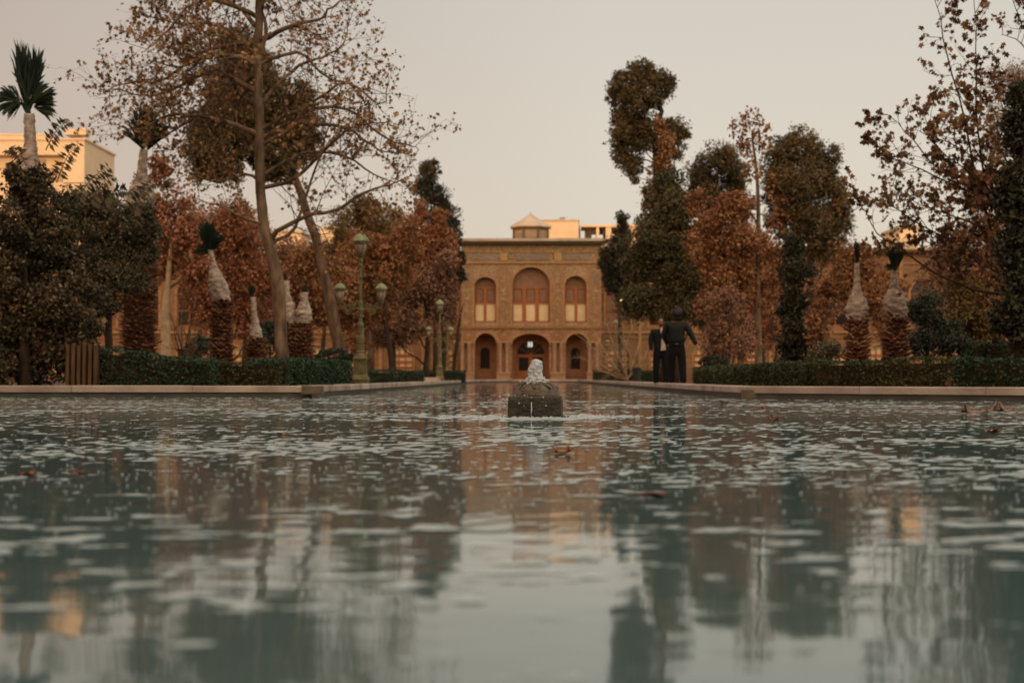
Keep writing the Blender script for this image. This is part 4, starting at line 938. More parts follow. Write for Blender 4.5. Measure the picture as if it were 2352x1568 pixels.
# ------------------------------------------------------------------ palace
YB = 105.0; YW = 113.0
FX = lambda fx: (fx-693)*.00918; FZ = lambda fy: .10 + (1480-fy)*.00918
XO = at(1220, 867, YB).x
pal = empty('palace', (XO, YB, GZ), 'tiled two-storey palace with three large arched windows at the end of the pool', 'palace')
def arch_pts(cx, r, zs, n=16, rise=1.0): return [(cx - r*math.cos(math.pi*i/n), zs + r*rise*math.sin(math.pi*i/n)) for i in range(n+1)]
def wall_with_arch(mb, x0, x1, z0, z1, ax0, ax1, asill, spring, rise, y, depth, mi=0, mir=1):
    """flat wall rectangle with an arched opening plus its reveal"""
    cx, r = (ax0+ax1)/2, (ax1-ax0)/2; A = arch_pts(cx, r, spring, 16, rise); n = len(A)
    def q(a, b_, c, d): mb.add([(a[0],y,a[1]),(b_[0],y,b_[1]),(c[0],y,c[1]),(d[0],y,d[1])], [(0,1,2,3)], mi)
    if ax0 > x0: q((x0,z0),(ax0,z0),(ax0,spring),(x0,spring))
    if x1 > ax1: q((ax1,z0),(x1,z0),(x1,spring),(ax1,spring))
    if asill > z0: q((ax0,z0),(ax1,z0),(ax1,asill),(ax0,asill))
    for i in range(n-1):
        xa = x0 + (x1-x0)*i/(n-1); xb = x0 + (x1-x0)*(i+1)/(n-1)
        q(A[i], A[i+1], (xb,z1), (xa,z1))
    q((x0,spring),A[0],(x0,z1),(x0,z1)) if False else None
    mb.add([(x0,y,spring),(A[0][0],y,spring),(x0,y,z1)], [(0,1,2)], mi); mb.add([(x1,y,spring),(x1,y,z1),(A[-1][0],y,spring)], [(0,1,2)], mi)
    loop = [(ax0,asill)] + A + [(ax1,asill)]
    for i in range(len(loop)-1):
        a, c = loop[i], loop[i+1]; mb.add([(a[0],y,a[1]),(c[0],y,c[1]),(c[0],y+depth,c[1]),(a[0],y+depth,a[1])], [(0,1,2,3)], mir)
    mb.add([(ax0,y,asill),(ax1,y,asill),(ax1,y+depth,asill),(ax0,y+depth,asill)], [(0,1,2,3)], mir)
def arch_face(mb, ax0, ax1, sill, spring, rise, y, mi=0):
    A = arch_pts((ax0+ax1)/2, (ax1-ax0)/2, spring, 16, rise)
    mb.add([(ax0,y,sill),(ax1,y,sill)] + [(a[0],y,a[1]) for a in A[::-1]], [tuple(range(len(A)+2))], mi)
def archivolt(mb, ax0, ax1, spring, rise, y, wd, mi=0, foot=None):
    A = arch_pts((ax0+ax1)/2, (ax1-ax0)/2, spring, 20, rise); B = arch_pts((ax0+ax1)/2, (ax1-ax0)/2+wd, spring, 20, rise)
    if foot is not None: A = [(A[0][0],foot)]+A+[(A[-1][0],foot)]; B = [(B[0][0],foot)]+B+[(B[-1][0],foot)]
    n = len(A); vs = [(a[0],y,a[1]) for a in A]+[(a[0],y-.06,a[1]) for a in A]+[(a[0],y-.06,a[1]) for a in B]+[(a[0],y,a[1]) for a in B]
    fs = []
    for i in range(n-1):
        for k in range(3): fs.append((k*n+i, k*n+i+1, (k+1)*n+i+1, (k+1)*n+i))
    mb.add(vs, fs, mi)
def X(f): return XO + FX(f)
ups = [(235,412,648,722),(540,845,568,720),(962,1140,640,722)]      # x0,x1,top,spring
cuts = [130, 458, 900+12, 1256]
cuts = [130, 476, 905, 1256]
wu = MB()
for i, (a, c, top, spr) in enumerate(ups):
    r = (c-a)/2; wall_with_arch(wu, X(cuts[i]), X(cuts[i+1]), FZ(1045), FZ(540), X(a), X(c), FZ(1012), FZ(spr), (spr-top)/r, YB, .55)
wu.build('upper_wall', [M['tile_up'], M['recess']], pal)
wl = MB()
los = [(240,415,1100,1190),(538,838,1104,1190),(972,1150,1104,1190)]
for i, (a, c, top, spr) in enumerate(los):
    r = (c-a)/2; wall_with_arch(wl, X(cuts[i]), X(cuts[i+1]), FZ(1480)-.05, FZ(1046), X(a), X(c), FZ(1480)-.04, FZ(spr), (spr-top)/r, YB, 1.6, 0, 1)
wl.build('lower_wall', [M['tile_low'], M['porch']], pal)
# sides and back mass of the block
b = MB(); b.box(X(130)+.003, X(1256)-.003, YB+1.7, YB+14, 0, FZ(372)); b.add([(X(130),YB,0),(X(130),YB+1.7,0),(X(130),YB+1.7,FZ(372)),(X(130),YB,FZ(372))],[(0,1,2,3)]); b.add([(X(1256),YB,0),(X(1256),YB,FZ(372)),(X(1256),YB+1.7,FZ(372)),(X(1256),YB+1.7,0)],[(0,1,2,3)])
b.build('side_wall', M['tile_wing_dim'], pal)
b = MB(); b.box(X(130), X(1256), YB-.02, YB+1.6, FZ(540), FZ(388)); b.build('frieze', M['tile_band'], pal)
b = MB(); b.box(X(560), X(830), YB-.06, YB-.02, FZ(512), FZ(458)); b.build('inscription_panel', M['tile_blue'], pal)
for a, c in ((445,505),(880,940)):
    b = MB(); b.box(X(a), X(c), YB-.07, YB-.02, FZ(516), FZ(452)); b.build('ochre_panel', M['tile_ochre'], pal)
for a, c in ((215,430),(955,1170)):
    b = MB(); b.box(X(a), X(c), YB-.05, YB-.02, FZ(512), FZ(460)); b.build('tile_panel', M['tile_blue'], pal)
b = MB()
for z0, z1, pr in ((540,524,.12),(452,446,.09),(1062,1044,.14),(1050,1046,.18)): b.box(X(130)-pr*.5, X(1256)+pr*.5, YB-pr, YB+.01, FZ(z0), FZ(z1))
for a, c, top, spr in ups: archivolt(b, X(a), X(c), FZ(spr), (spr-top)/((c-a)/2), YB, .13, 0, FZ(1044))
for a, c, top, spr in los: archivolt(b, X(a), X(c), FZ(spr), (spr-top)/((c-a)/2), YB, .16, 0)
for f in (140, 215, 432, 505, 872, 942, 1160, 1172, 1246): b.box(X(f)-.035, X(f)+.035, YB-.05, YB+.01, FZ(1044), FZ(540))
for a, c in ((442,498),(880,936),(1182,1240),(146,204)):     # ornamental blind niches between the windows
    for z0, z1 in ((1040,965),(950,790),(775,715),(700,560)):
        for (xa,xb,za,zb) in ((X(a),X(c),FZ(z0),FZ(z0)+.05),(X(a),X(c),FZ(z1)-.05,FZ(z1)),(X(a),X(a)+.05,FZ(z0)+.05,FZ(z1)-.05),(X(c)-.05,X(c),FZ(z0)+.05,FZ(z1)-.05)):
            b.box(xa,xb,YB-.045,YB+.01,za,zb)
    r_ = (X(c)-X(a))/2-.12; archivolt(b, X(a)+.12, X(c)-.12, FZ(850), 1, YB-.002, .05, 0, FZ(945))
b.build('moulding', M['moulding'], pal)
for f in (475, 908, 185, 1205):
    b = MB()
    ring = [(X(f)+.40*math.cos(q*math.pi/12), YB-.04, FZ(1104)+.40*math.sin(q*math.pi/12)) for q in range(25)]; b.tube(ring, .05, 6)
    ring = [(X(f)+.24*math.cos(q*math.pi/12), YB-.04, FZ(1104)+.24*math.sin(q*math.pi/12)) for q in range(25)]; b.tube(ring, .04, 6)
    b.box(X(f)-.45, X(f)+.45, YB-.05, YB+.01, FZ(1168), FZ(1160)); b.build('medallion', M['moulding'], pal)
for f, wd in ((1182,58),(150,50)):
    b = MB(); b.box(X(f)+.02, X(f+wd)-.02, YB-.03, YB-.003, FZ(690), FZ(610)); b.build('tile_panel', M['tile_blue'], pal)
# cornice with brackets
b = MB(); b.box(X(118), X(1268), YB-.30, YB+1.6, FZ(388), FZ(380)); b.box(X(114), X(1272), YB-.42, YB+1.6, FZ(372), FZ(364))
for i in range(86):
    xx = X(120) + (X(1266)-X(120))*i/85; b.box(xx-.04, xx+.04, YB-.38, YB-.30, FZ(388), FZ(373))
b.build('cornice', M['cornice'], pal)
b = MB(); xa, xb = X(104), X(1282); z = FZ(362); zt = FZ(325)
b.add([(xa,YB-.46,z),(xb,YB-.46,z),(xb,YB+14,z),(xa,YB+14,z),(X(430),YB+1.3,zt),(X(950),YB+1.3,zt),(X(950),YB+9,zt),(X(430),YB+9,zt),(xa,YB-.46,z+.20),(xb,YB-.46,z+.20),(xb,YB+14,z+.20),(xa,YB+14,z+.20)],
      [(0,1,9,8),(1,2,10,9),(3,0,8,11),(8,9,5,4),(9,10,6,5),(10,11,7,6),(11,8,4,7),(4,5,6,7)])
roof = b.build('roof', M['roof'], pal)
# octagonal roof lantern
lx = X(690); ly = YB+5.5; k8 = math.pi/8; FZ0 = FZ; FZ = lambda f: CAMZ + (FZ0(f)-CAMZ)*(ly-1.5)/YB
b = MB(); b.lathe([(FZ(345), 1.42),(FZ(236), 1.42)], (lx,ly,0), 8, phase=k8); lan = b.build('roof_lantern', M['tile_blue'], pal)
b = MB()
for q in range(8):
    a = k8 + q*math.pi/4; b.box(lx+1.44*math.cos(a)-.08, lx+1.44*math.cos(a)+.08, ly+1.44*math.sin(a)-.08, ly+1.44*math.sin(a)+.08, FZ(345), FZ(240))
b.lathe([(FZ(345)-.02, 1.5),(FZ(330), 1.5)], (lx,ly,0), 8, phase=k8); b.lathe([(FZ(262), 1.45),(FZ(244), 1.48)], (lx,ly,0), 8, phase=k8); b.build('frame', M['cornice'], lan)
b = MB(); b.lathe([(FZ(240), 1.66),(FZ(234), 1.72),(FZ(226), 1.70),(FZ(150), .45),(FZ(122), .09),(FZ(112), .07),(FZ(106), .02)], (lx,ly,0), 8, phase=k8); b.build('roof', M['roof'], lan)
FZ = FZ0
# upper windows
def upper_window(a, c, top, spr, cols):
    y = YB+.5; fr = MB(); r = (c-a)/2
    arch_face(fr, X(a)-.02, X(c)+.02, FZ(1014), FZ(spr), (spr-top)/r, y)
    wn = fr.build('window', M['recess'], pal)
    f = MB()
    for z0, z1, pr in ((1012,1000,.16),(862,846,.14),(740,728,.10),(1040,1022,.06)):
        if z0 == 1040: continue
        f.box(X(a), X(c), y-pr, y-.004, FZ(z0), FZ(z1))
    edges = [a] + [m for cc in cols for m in cc] + [c]
    for i in range(0, len(edges), 2): f.box(X(edges[i]), X(edges[i+1]), y-.125, y-.005, FZ(1000), FZ(735)-.002)
    f.build('frame', M['wood'], wn)
    for c0, c1 in cols:
        p_ = MB(); p_.box(X(c0), X(c1), y-.06, y-.006, FZ(1000), FZ(862)); p_.build('blind', M['blind'], wn)
        p_ = MB(); p_.box(X(c0)+.05, X(c1)-.05, y-.05, y-.006, FZ(842), FZ(744)); p_.build('blind', M['brownblind'], wn)
    f = MB(); n = 9 if cols.__len__() == 3 else 6
    for i in range(1, n):        # tympanum ribs
        t = i/n; xx = X(a)+(X(c)-X(a))*t; zz = FZ(spr) + math.sqrt(max(0, 1-(2*t-1)**2))*(FZ(top)-FZ(spr)); f.box(xx-.012, xx+.012, y-.03, y-.004, FZ(728), zz-.05)
    f.build('tympanum_ribs', M['brownblind'], wn)
upper_window(235,412,648,722, [(245,310),(332,402)])
upper_window(540,845,568,720, [(550,622),(652,726),(756,830)])
upper_window(962,1140,640,722, [(972,1044),(1066,1132)])
# ground floor: back wall of the porch with doorway and side windows
YP = YB+1.55
def porch_back(a, c, top, ow, kind):
    b = MB(); b.box(X(a)-.02, X(c)+.02, YP, YP+.1, 0, FZ(top)+.2); b.build('porch_wall', M['porch'], pal)
    o0, o1, ot, osp, ob = ow; b = MB(); arch_face(b, X(o0), X(o1), FZ(ob), FZ(osp), (osp-ot)/((o1-o0)/2), YP-.006)
    w_ = b.build('door' if kind == 'door' else 'window', M['glassdark'], pal)
    f = MB(); archivolt(f, X(o0), X(o1), FZ(osp), (osp-ot)/((o1-o0)/2), YP-.004, .08, 0, FZ(ob))
    if kind == 'door':
        for z0, z1 in ((1292,1268),(1480,1400)): f.box(X(o0), X(o1), YP-.1, YP-.008, FZ(z0), FZ(z1))
        for x0_, x1_ in ((580,592),(672,708),(788,800)): f.box(X(x0_), X(x1_), YP-.11, YP-.012, FZ(1400), FZ(1292))
        for q in range(1, 6):
            a_ = q*math.pi/6; f.tube([(X(690),YP-.03,FZ(1268)),(X(690)+math.cos(a_)*.95,YP-.03,FZ(1268)+math.sin(a_)*.95)], .02, 4)
        f.build('frame', M['wood'], w_)
        g = MB(); g.box(X(666), X(684), YP-.06, YP-.02, FZ(1208), FZ(1166)); g.box(X(688), X(705), YP-.06, YP-.02, FZ(1208), FZ(1166)); g.build('lit_pane', M['daywindow'], w_)
    else: f.build('frame', M['porch'], w_)
    return w_
porch_back(240,415,1100,(278,355,1210,1252,1384),'window')
porch_back(538,838,1104,(580,800,1160,1262,1480),'door')
porch_back(972,1150,1104,(1015,1092,1212,1254,1386),'window')
def column(f):
    b = MB(); z0, z1 = FZ(1415), FZ(1180); x = X(f); y = YB-.22
    b.lathe([(z0,.17),(z0+.06,.17),(z0+.09,.14),(z0+.14,.155),(z0+.2,.13),(z1-.55,.115),(z1-.5,.15),(z1-.46,.12),(z1-.3,.15),(z1-.12,.19),(z1-.05,.2),(z1,.2)], (x,y,0), 12); b.build('column', M['column'], pal)
for f in (140,195,444,500,880,935,1160,1220): column(f)
for a, c in ((115,235),(410,528),(845,970),(1135,1256)):
    b = MB(); b.box(X(a)+.05, X(c)-.05, YB-.5, YB-.003, 0, FZ(1430)); b.box(X(a), X(c), YB-.56, YB-.003, FZ(1430), FZ(1414)); b.box(X(a)+.02, X(c)-.02, YB-.53, YB-.003, 0, .28); b.build('plinth', M['column'], pal)
    b = MB(); b.box(X(a)+.1, X(c)-.1, YB-.42, YB-.003, FZ(1180), FZ(1168)); b.build('capital_slab', M['moulding'], pal)

# wings: long lower facades behind the trees
def wing(name, label, x0, x1, Y, ztop, mat, bay, px_lo=None):
    root = empty(name, ((x0+x1)/2, Y, GZ), label, 'palace wing'); n = max(1, round((x1-x0)/bay)); bw = (x1-x0)/n
    wb = MB(); md = MB()
    for i in range(n):
        a = x0+i*bw; cx = a+bw/2; hw = bw*.26
        wall_with_arch(wb, a, a+bw, 0, 3.9, cx-hw, cx+hw, .55, 2.0, 1, Y, .3); wall_with_arch(wb, a, a+bw, 3.9, ztop, cx-hw*1.1, cx+hw*1.1, 4.4, 7.0, 1, Y, .3)
        archivolt(md, cx-hw, cx+hw, 2.0, 1, Y, .14, 0, 0); archivolt(md, cx-hw*1.1, cx+hw*1.1, 7.0, 1, Y, .16, 0, 4.2)
        md.box(a-.14, a+.14, Y-.12, Y+.01, 0, ztop-.4)
        if i < 34:
            f = MB(); arch_face(f, cx-hw, cx+hw, .55, 2.0, 1, Y+.28); w_ = f.build('window', M['blind'], root)
            g = MB()
            for q in (-1,-.33,.33,1): g.box(cx+q*hw*.95-.05, cx+q*hw*.95+.05, Y+.2, Y+.275, .55, 2.0)
            for zz in (.55,1.0,1.45,1.95): g.box(cx-hw, cx+hw, Y+.195, Y+.274, zz, zz+.20)
            for q in (-.5,0,.5):
                for sg in (-1,1): g.tube([(cx+q*hw, Y+.24, 2.0),(cx+(q+sg*.28)*hw, Y+.24, 2.3),(cx+(q+sg*.1)*hw, Y+.24, 2.0+hw*.85)], .03, 4)
            g.build('frame', M['wood'], w_)
            f = MB(); arch_face(f, cx-hw*1.1, cx+hw*1.1, 4.4, 7.0, 1, Y+.28); w_ = f.build('window', M['glassdark'] if i % 3 else M['brownblind'], root)
            g = MB(); 
            for q in (-1,0,1): g.box(cx+q*hw*1.05-.05, cx+q*hw*1.05+.05, Y+.2, Y+.275, 4.4, 7.0)
            for zz in (4.4,5.6,6.9): g.box(cx-hw*1.1, cx+hw*1.1, Y+.195, Y+.274, zz, zz+.1)
            g.build('frame', M['wood'], w_)
    wb.build('wall', [mat, M['recess']], root)
    md.box(x0, x1, Y-.16, Y+.01, 3.82, 4.0); md.box(x0, x1, Y-.1, Y+.01, 3.45, 3.5); md.box(x0, x1, Y-.1, Y+.01, ztop-.9, ztop-.8); md.build('moulding', M['moulding'], root)
    c = MB(); c.box(x0, x1, Y-.5, Y+.3, ztop, ztop+.22); 
    for i in range(int((x1-x0)/.5)): c.box(x0+i*.5, x0+i*.5+.16, Y-.42, Y-.004, ztop-.2, ztop-.002)
    c.build('cornice', M['cornice'], root)
    r_ = MB(); r_.box(x0, x1, Y-.55, Y+12, ztop+.22, ztop+.34); r_.box(x0, x1, Y+.31, Y+12, 0, ztop); r_.build('roof', M['roof'], root)
    return root
bx0, bx1 = X(130), X(1256)
wing('palace_wing', 'orange tiled palace wing with lattice arched windows left of the palace front', -46, bx0-.01, YW, 10.0, M['tile_wing'], 3.4)
wing('palace_wing', 'dim tiled palace wing behind the trees right of the palace front', bx1+.01, 50, YW, 10.2, M['tile_wing_dim'], 3.4)
# warm wall lamps on the right wing
for px, py, lab in ((1427,690,'tiny warm lit wall lamp at the foot of the small dark cypress'),(1632,684,'warm lit wall lamp seen right of the broad dark conifer')):
    Yl = 50.0 if px > 1500 else 79.0
    p = at(px,py,Yl); root = empty('wall_lamp', (p.x, p.y, p.z), lab, 'lamp', 'warm lamps among the right trees')
    b = MB(); b.lathe([(-.08,.02),(-.04,.05),(.03,.06),(.08,.04)], (0,0,0), 10); o = b.build('lamp_globe', M['lampwarm'], root, True); o.matrix_parent_inverse = Matrix.Identity(4)
    b = MB(); b.lathe([(.1,.11),(.15,.05),(.2,.01)], (0,0,0), 10); b.tube([(0,0,.15),(0,.12,.2),(0,.16,-.2),(0,.16,GZ-p.z)], .02, 6); o = b.build('bracket', M['cornice'], root); o.matrix_parent_inverse = Matrix.Identity(4)

# rooftop building behind the palace front
def bldg(name, label, loc): return empty(name, loc, label, 'building')
Yr = 124.0; a = at(1268,867,Yr).x; c = at(1345,867,Yr).x; d = at(1490,867,Yr).x
zt1 = at(0,509,Yr).z; zt2 = at(0,516,Yr).z; zs = at(0,543,Yr).z
rb = bldg('rooftop_building', 'sunlit yellow block with open frames rising behind the palace roof', (a, Yr, GZ))
b = MB(); b.box(a-1.5, c-.6, Yr, Yr+5, 0, zt1); b.add([(c-.6,Yr,zs-2),(c-.6,Yr,zt1),(c-.6+.35,Yr+5,zt1),(c-.6+.35,Yr+5,zs-2)],[(0,3,2,1)]); b.build('wall', M['litwall'], rb)
b = MB(); b.box(a-1.6, c-.5, Yr-.1, Yr+5.1, zt1, zt1+.12); b.lathe([(0,.2),(.3,.2),(.35,.35),(.42,.1)], (at(1293,509,Yr).x, Yr+2, zt1+.12), 10); b.build('roof', M['roof'], rb)
b = MB(); fx = c-.25
b.box(fx, d+6, Yr+.6, Yr+4, 0, zs-.3); b.box(fx, d+6, Yr+.4, Yr+4, zt2-.22, zt2)
for px in (1374,1396,1402,1440,1480): xx = at(px,867,Yr).x; b.box(xx-.12, xx+.12, Yr+.5, Yr+.7, zs-.3, zt2-.22)
b.box(at(1395,867,Yr).x, d+6, Yr+.72, Yr+3, zs-.3, zt2-.22)
b.build('frame', M['litwall'], rb)
for pa, pb in ((1345,1361),(1370.5,1377.5),(1387,1395)):
    b = MB(); b.box(at(pa,867,Yr).x, at(pb,867,Yr).x, Yr+1.4, Yr+1.6, zs-.3, zt2-.23); b.build('shutter_and_shade', M['glassdark'], rb)  # dark panels stand in for the shade inside the open frames
b = MB(); b.box(at(1345,867,Yr).x, at(1395,867,Yr).x, Yr+1.39, Yr+1.62, zt2-.8, zt2-.24); b.build('lintel', M['cornice'], rb)
# left apartment block
YA = 131.0; ax = at(190,867,YA).x; zA = at(190,322,YA).z
ab = bldg('apartment_block', 'sunlit yellow apartment block with grey shaded side at the left edge', (ax-8, YA, GZ))
b = MB(); L_ = ax-22
zh = at(0,352,YA).z
b.box(L_, ax, YA, YA+9.5, 0, at(0,420,YA).z); b.box(L_, ax, YA+.003, YA+9.5, at(0,420,YA).z, zA) if False else None
# recessed top-floor loggia between px 0 and 142
xr = at(142,867,YA).x; z1 = at(0,422,YA).z; z2 = at(0,356,YA).z
b.box(xr, ax, YA, YA+9.5, z1, zA); b.box(L_, xr-.003, YA+1.2, YA+9.5, z1, z2); b.box(L_, xr-.003, YA, YA+9.5, z2, zA)
b.build('wall', M['litwall'], ab)
b = MB(); b.box(L_, ax+.15, YA-.15, YA+9.6, zA, zA+.18); b.box(L_, ax-4.2, YA+2, YA+8, zA+.18, at(0,302,YA).z); b.box(L_, ax-4.0, YA+1.9, YA+8.1, at(0,302,YA).z, at(0,299,YA).z)
bx_ = at(130,0,YA).x; b.box(bx_, at(168,0,YA).x-.4, YA+2.5, YA+5, at(0,299,YA).z, at(0,286,YA).z); b.box(bx_+1.3, bx_+2.0, YA+2.6, YA+4, at(0,299,YA).z, at(0,283,YA).z)
b.build('roof', M['litwall'], ab)
for (pa, pb, ya, yb) in ((60,98,362,378),(104,140,384,415),(60,98,384,415),(10,50,384,415)):
    b = MB(); b.box(at(pa,0,YA).x, at(pb,0,YA).x, YA+1.1, YA+1.19, at(0,yb,YA).z, at(0,ya,YA).z); w_ = b.build('window', M['shutter_and_shade'], ab)
    g = MB(); g.box(at(pa,0,YA).x-.08, at(pb,0,YA).x+.08, YA+1.05, YA+1.195, at(0,yb,YA).z-.1, at(0,yb,YA).z-.003); g.build('sill', M['beige'], w_)
for (pa, pb, ya, yb) in ((104,140,440,480),(150,175,440,480),(160,178,365,372)):
    b = MB(); b.box(at(pa,0,YA).x, at(pb,0,YA).x, YA-.05, YA-.003, at(0,yb,YA).z, at(0,ya,YA).z); b.build('window', M['shutter_and_shade'], ab)
# more sunlit blocks seen through the trees
for pa, pb, py, Yq, lab in ((600,690,535,130,'low sunlit block glimpsed behind the half-bare plane trunk'),(735,775,528,128,'narrow sunlit block glimpsed left of the olive green tree'),(2068,2112,528,126,'small sunlit orange block above the right wing roof')):
    xa, xb = at(pa,867,Yq).x, at(pb,867,Yq).x; zt = at(0,py,Yq).z
    rb = empty('distant_building', ((xa+xb)/2, Yq, GZ), lab, 'building', 'sunlit blocks behind the trees'); b = MB(); b.box(xa, xb, Yq, Yq+6, 0, zt); b.build('wall', M['litwall'], rb)
    b = MB(); b.box(xa-.15, xb+.15, Yq-.15, Yq+6.1, zt, zt+.25); b.build('roof', M['roof'], rb)
    for i in range(2): b = MB(); xm = xa+(xb-xa)*(.3+.4*i); b.box(xm-.35, xm+.35, Yq-.04, Yq-.003, zt-2.2, zt-1.2); b.build('window', M['shutter_and_shade'], rb)
# unseen building mass added behind the camera: it keeps the evening sun off the garden
sw = empty('sun_blocker', (-40, -30, GZ), 'long unseen building mass added behind the viewpoint to shade the garden', 'palace wing'); HT = 21.8
b = MB(); b.box(-150, 70, -44, -30, 0, HT); b.build('wall', M['tile_wing_dim'], sw)
b = MB(); b.box(-151, 71, -45, -29.4, HT, HT+.3); b.build('roof', M['roof'], sw)
for i in range(30):
    b = MB(); xx = -60+i*4; 
    for zz in (1, 7, 13): arch_face(b, xx-1, xx+1, zz, zz+2.6, 1, -29.99)
    b.build('window', M['glassdark'], sw)

# ------------------------------------------------------------------ fountain
fx = at(1231, 958, FY).x; s = FY/F
root = empty('fountain', (fx, FY, 0), 'dark wet stone fountain block with domed top in the middle of the pool', 'fountain')
def rock(me_obj, amp, sc):
    for v in me_obj.data.vertices:
        n_ = mnoise.noise_vector(v.co*sc); v.co += n_*amp
hw = .208; zt = .170
bm = bmesh.new(); bmesh.ops.create_cube(bm, size=1, matrix=Matrix.Translation((0,.21,zt/2-.1)) @ Matrix.Diagonal((hw*2, hw*2, zt+.2, 1)))
bmesh.ops.rotate(bm, verts=bm.verts, cent=(0,.21,0), matrix=Matrix.Rotation(R(-3), 3, 'Z'))
bmesh.ops.subdivide_edges(bm, edges=bm.edges, cuts=14, use_grid_fill=True)
for v in bm.verts:       # worn notched upper edge and soft corners
    dx_, dy_ = abs(v.co.x)/hw, abs(v.co.y-.21)/hw
    if v.co.z > zt-.03 and max(dx_, dy_) > .9: v.co.x *= .975; v.co.y = .21+(v.co.y-.21)*.975; v.co.z -= .006
    v.co += mnoise.noise_vector(v.co*9)*.006 + mnoise.noise_vector(v.co*26)*.0025
me = bpy.data.meshes.new('block'); bm.to_mesh(me); bm.free()
o = link('block', me, M['stone'], root, True); o.matrix_parent_inverse = Matrix.Identity(4)
b = MB(); prof = [(zt-.004,.186),(zt+.008,.188),(zt+.012,.178),(zt+.035,.178),(zt+.055,.168),(zt+.072,.15),(zt+.085,.125),(zt+.094,.10),(zt+.10,.085)]
n = 96; vs = []
for z, r in prof:
    for k in range(n):
        q = 2*math.pi*k/n; pet = abs(math.sin(q*4+.35)); zz = z
        rr2 = r*(1 + (.045*pet**.5 - .03 if z > zt+.03 else 0)) ; vs.append((rr2*math.cos(q), .21+rr2*math.sin(q), zz - (.012*(1-pet)**2 if z > zt+.05 else 0)))
b.add(vs, [(i*n+k, i*n+(k+1)%n, (i+1)*n+(k+1)%n, (i+1)*n+k) for i in range(len(prof)-1) for k in range(n)] + [tuple(range((len(prof)-1)*n, len(prof)*n))])
o = b.build('dome', M['stonedome'], root, True); o.matrix_parent_inverse = Matrix.Identity(4)
b = MB()      # carved petal ribs
for q in range(8):
    a = q*math.pi/4 + .45
    b.tube([(.09*math.cos(a),.21+.09*math.sin(a),zt+.102),(.135*math.cos(a+.12),.21+.135*math.sin(a+.12),zt+.083),(.172*math.cos(a+.3),.21+.172*math.sin(a+.3),zt+.052)], [.006,.008,.007], 6)
    b.tube([(.09*math.cos(a),.21+.09*math.sin(a),zt+.102),(.135*math.cos(a-.12),.21+.135*math.sin(a-.12),zt+.083),(.172*math.cos(a-.3),.21+.172*math.sin(a-.3),zt+.052)], [.006,.008,.007], 6)
o = b.build('petal_ribs', M['stonedome'], root, True); o.matrix_parent_inverse = Matrix.Identity(4)
# water jet: lumpy bubbling column
m, nn, bs = newmat('jet_water'); bs.inputs['Base Color'].default_value = (.84,.92,1,1); bs.inputs['Roughness'].default_value = .16; bs.inputs['IOR'].default_value = 1.33
bs.inputs['Transmission Weight'].default_value = .42
tcn = nn.nodes.new('ShaderNodeTexCoord'); v_ = nn.nodes.new('ShaderNodeTexVoronoi'); v_.inputs['Scale'].default_value = 75; nn.links.new(tcn.outputs['Object'], v_.inputs['Vector'])
bp = nn.nodes.new('ShaderNodeBump'); bp.inputs['Strength'].default_value = .9; bp.inputs['Distance'].default_value = .006; nn.links.new(v_.outputs['Distance'], bp.inputs['Height']); nn.links.new(bp.outputs[0], bs.inputs['Normal'])
M['jet'] = m
b = MB(); n = 40; rows = 46; vs = []; HJ = .20
for i in range(rows+1):
    t = i/rows; r = .092*(1-t)**.75*.62 + .036 - .012*t if t < .97 else .024*(1-(t-.97)/.035)
    r = .072*(1-t)**1.15 + .026 - .010*math.sin(t*5) if t < .93 else (.030)*math.sqrt(max(0.02, 1-((t-.93)/.07)**2))
    for k in range(n):
        q = 2*math.pi*k/n; p = Vector((math.cos(q)*r, math.sin(q)*r, t*HJ))
        w_ = mnoise.noise(Vector((p.x*34,p.y*34,p.z*20)))*.26 + mnoise.noise(p*75+Vector((3,1,7)))*.30
        rr2 = r*(1+w_); vs.append((rr2*math.cos(q)+.006*math.sin(t*9), .21+rr2*math.sin(q), zt+.085+t*HJ + w_*.01))
b.add(vs, [(i*n+k, i*n+(k+1)%n, (i+1)*n+(k+1)%n, (i+1)*n+k) for i in range(rows) for k in range(n)] + [tuple(range(rows*n,(rows+1)*n))])
jet = b.build('water_jet', M['jet'], None, True); jet.location = (fx, FY, 0); tag(jet, 'bubbling clear water jet rising from the fountain dome', 'water jet')
# drops, streams and splash rim
sp = MB(); rr = np.random.RandomState(9)
def drop(c, r):
    bm = bmesh.new(); bmesh.ops.create_icosphere(bm, subdivisions=1, radius=r)
    vs = [(v.co.x*rr.uniform(.8,1.3)+c[0], v.co.y+c[1], v.co.z*rr.uniform(.8,1.3)+c[2]) for v in bm.verts]; fs = [tuple(v.index for v in f.verts) for f in bm.faces]; sp.add(vs, fs); bm.free()
for i in range(45): q = rr.uniform(0,6.28); r = .095+rr.rand()*.03; drop((r*math.cos(q), .21+r*math.sin(q), zt+.08+rr.rand()*.05), rr.uniform(.002,.006))
for i in range(9): drop((rr.uniform(-.17,.13), -.002+rr.uniform(-.008,.004), zt-rr.rand()**2*.08), rr.uniform(.003,.008))
for i in range(40): drop((-.21-abs(rr.normal())*.05, .05+rr.uniform(-.1,.3), abs(rr.normal())*.08), rr.uniform(.002,.010))
for i in range(150): q = rr.uniform(-.9,.9); sd_ = rr.choice([-1,1]); drop((sd_*(.22+abs(rr.normal())*.22), .1+rr.normal()*.2, .003), rr.uniform(.004,.014))
for i in range(60): drop((rr.uniform(-.2,.2), -.03-abs(rr.normal())*.06, .002), rr.uniform(.004,.010))
sp.tube([(-.035,-.008,zt-.05),(-.034,-.010,.07),(-.036,-.012,.05),(-.036,-.014,.01)], [.003,.006,.005,.003], 7)
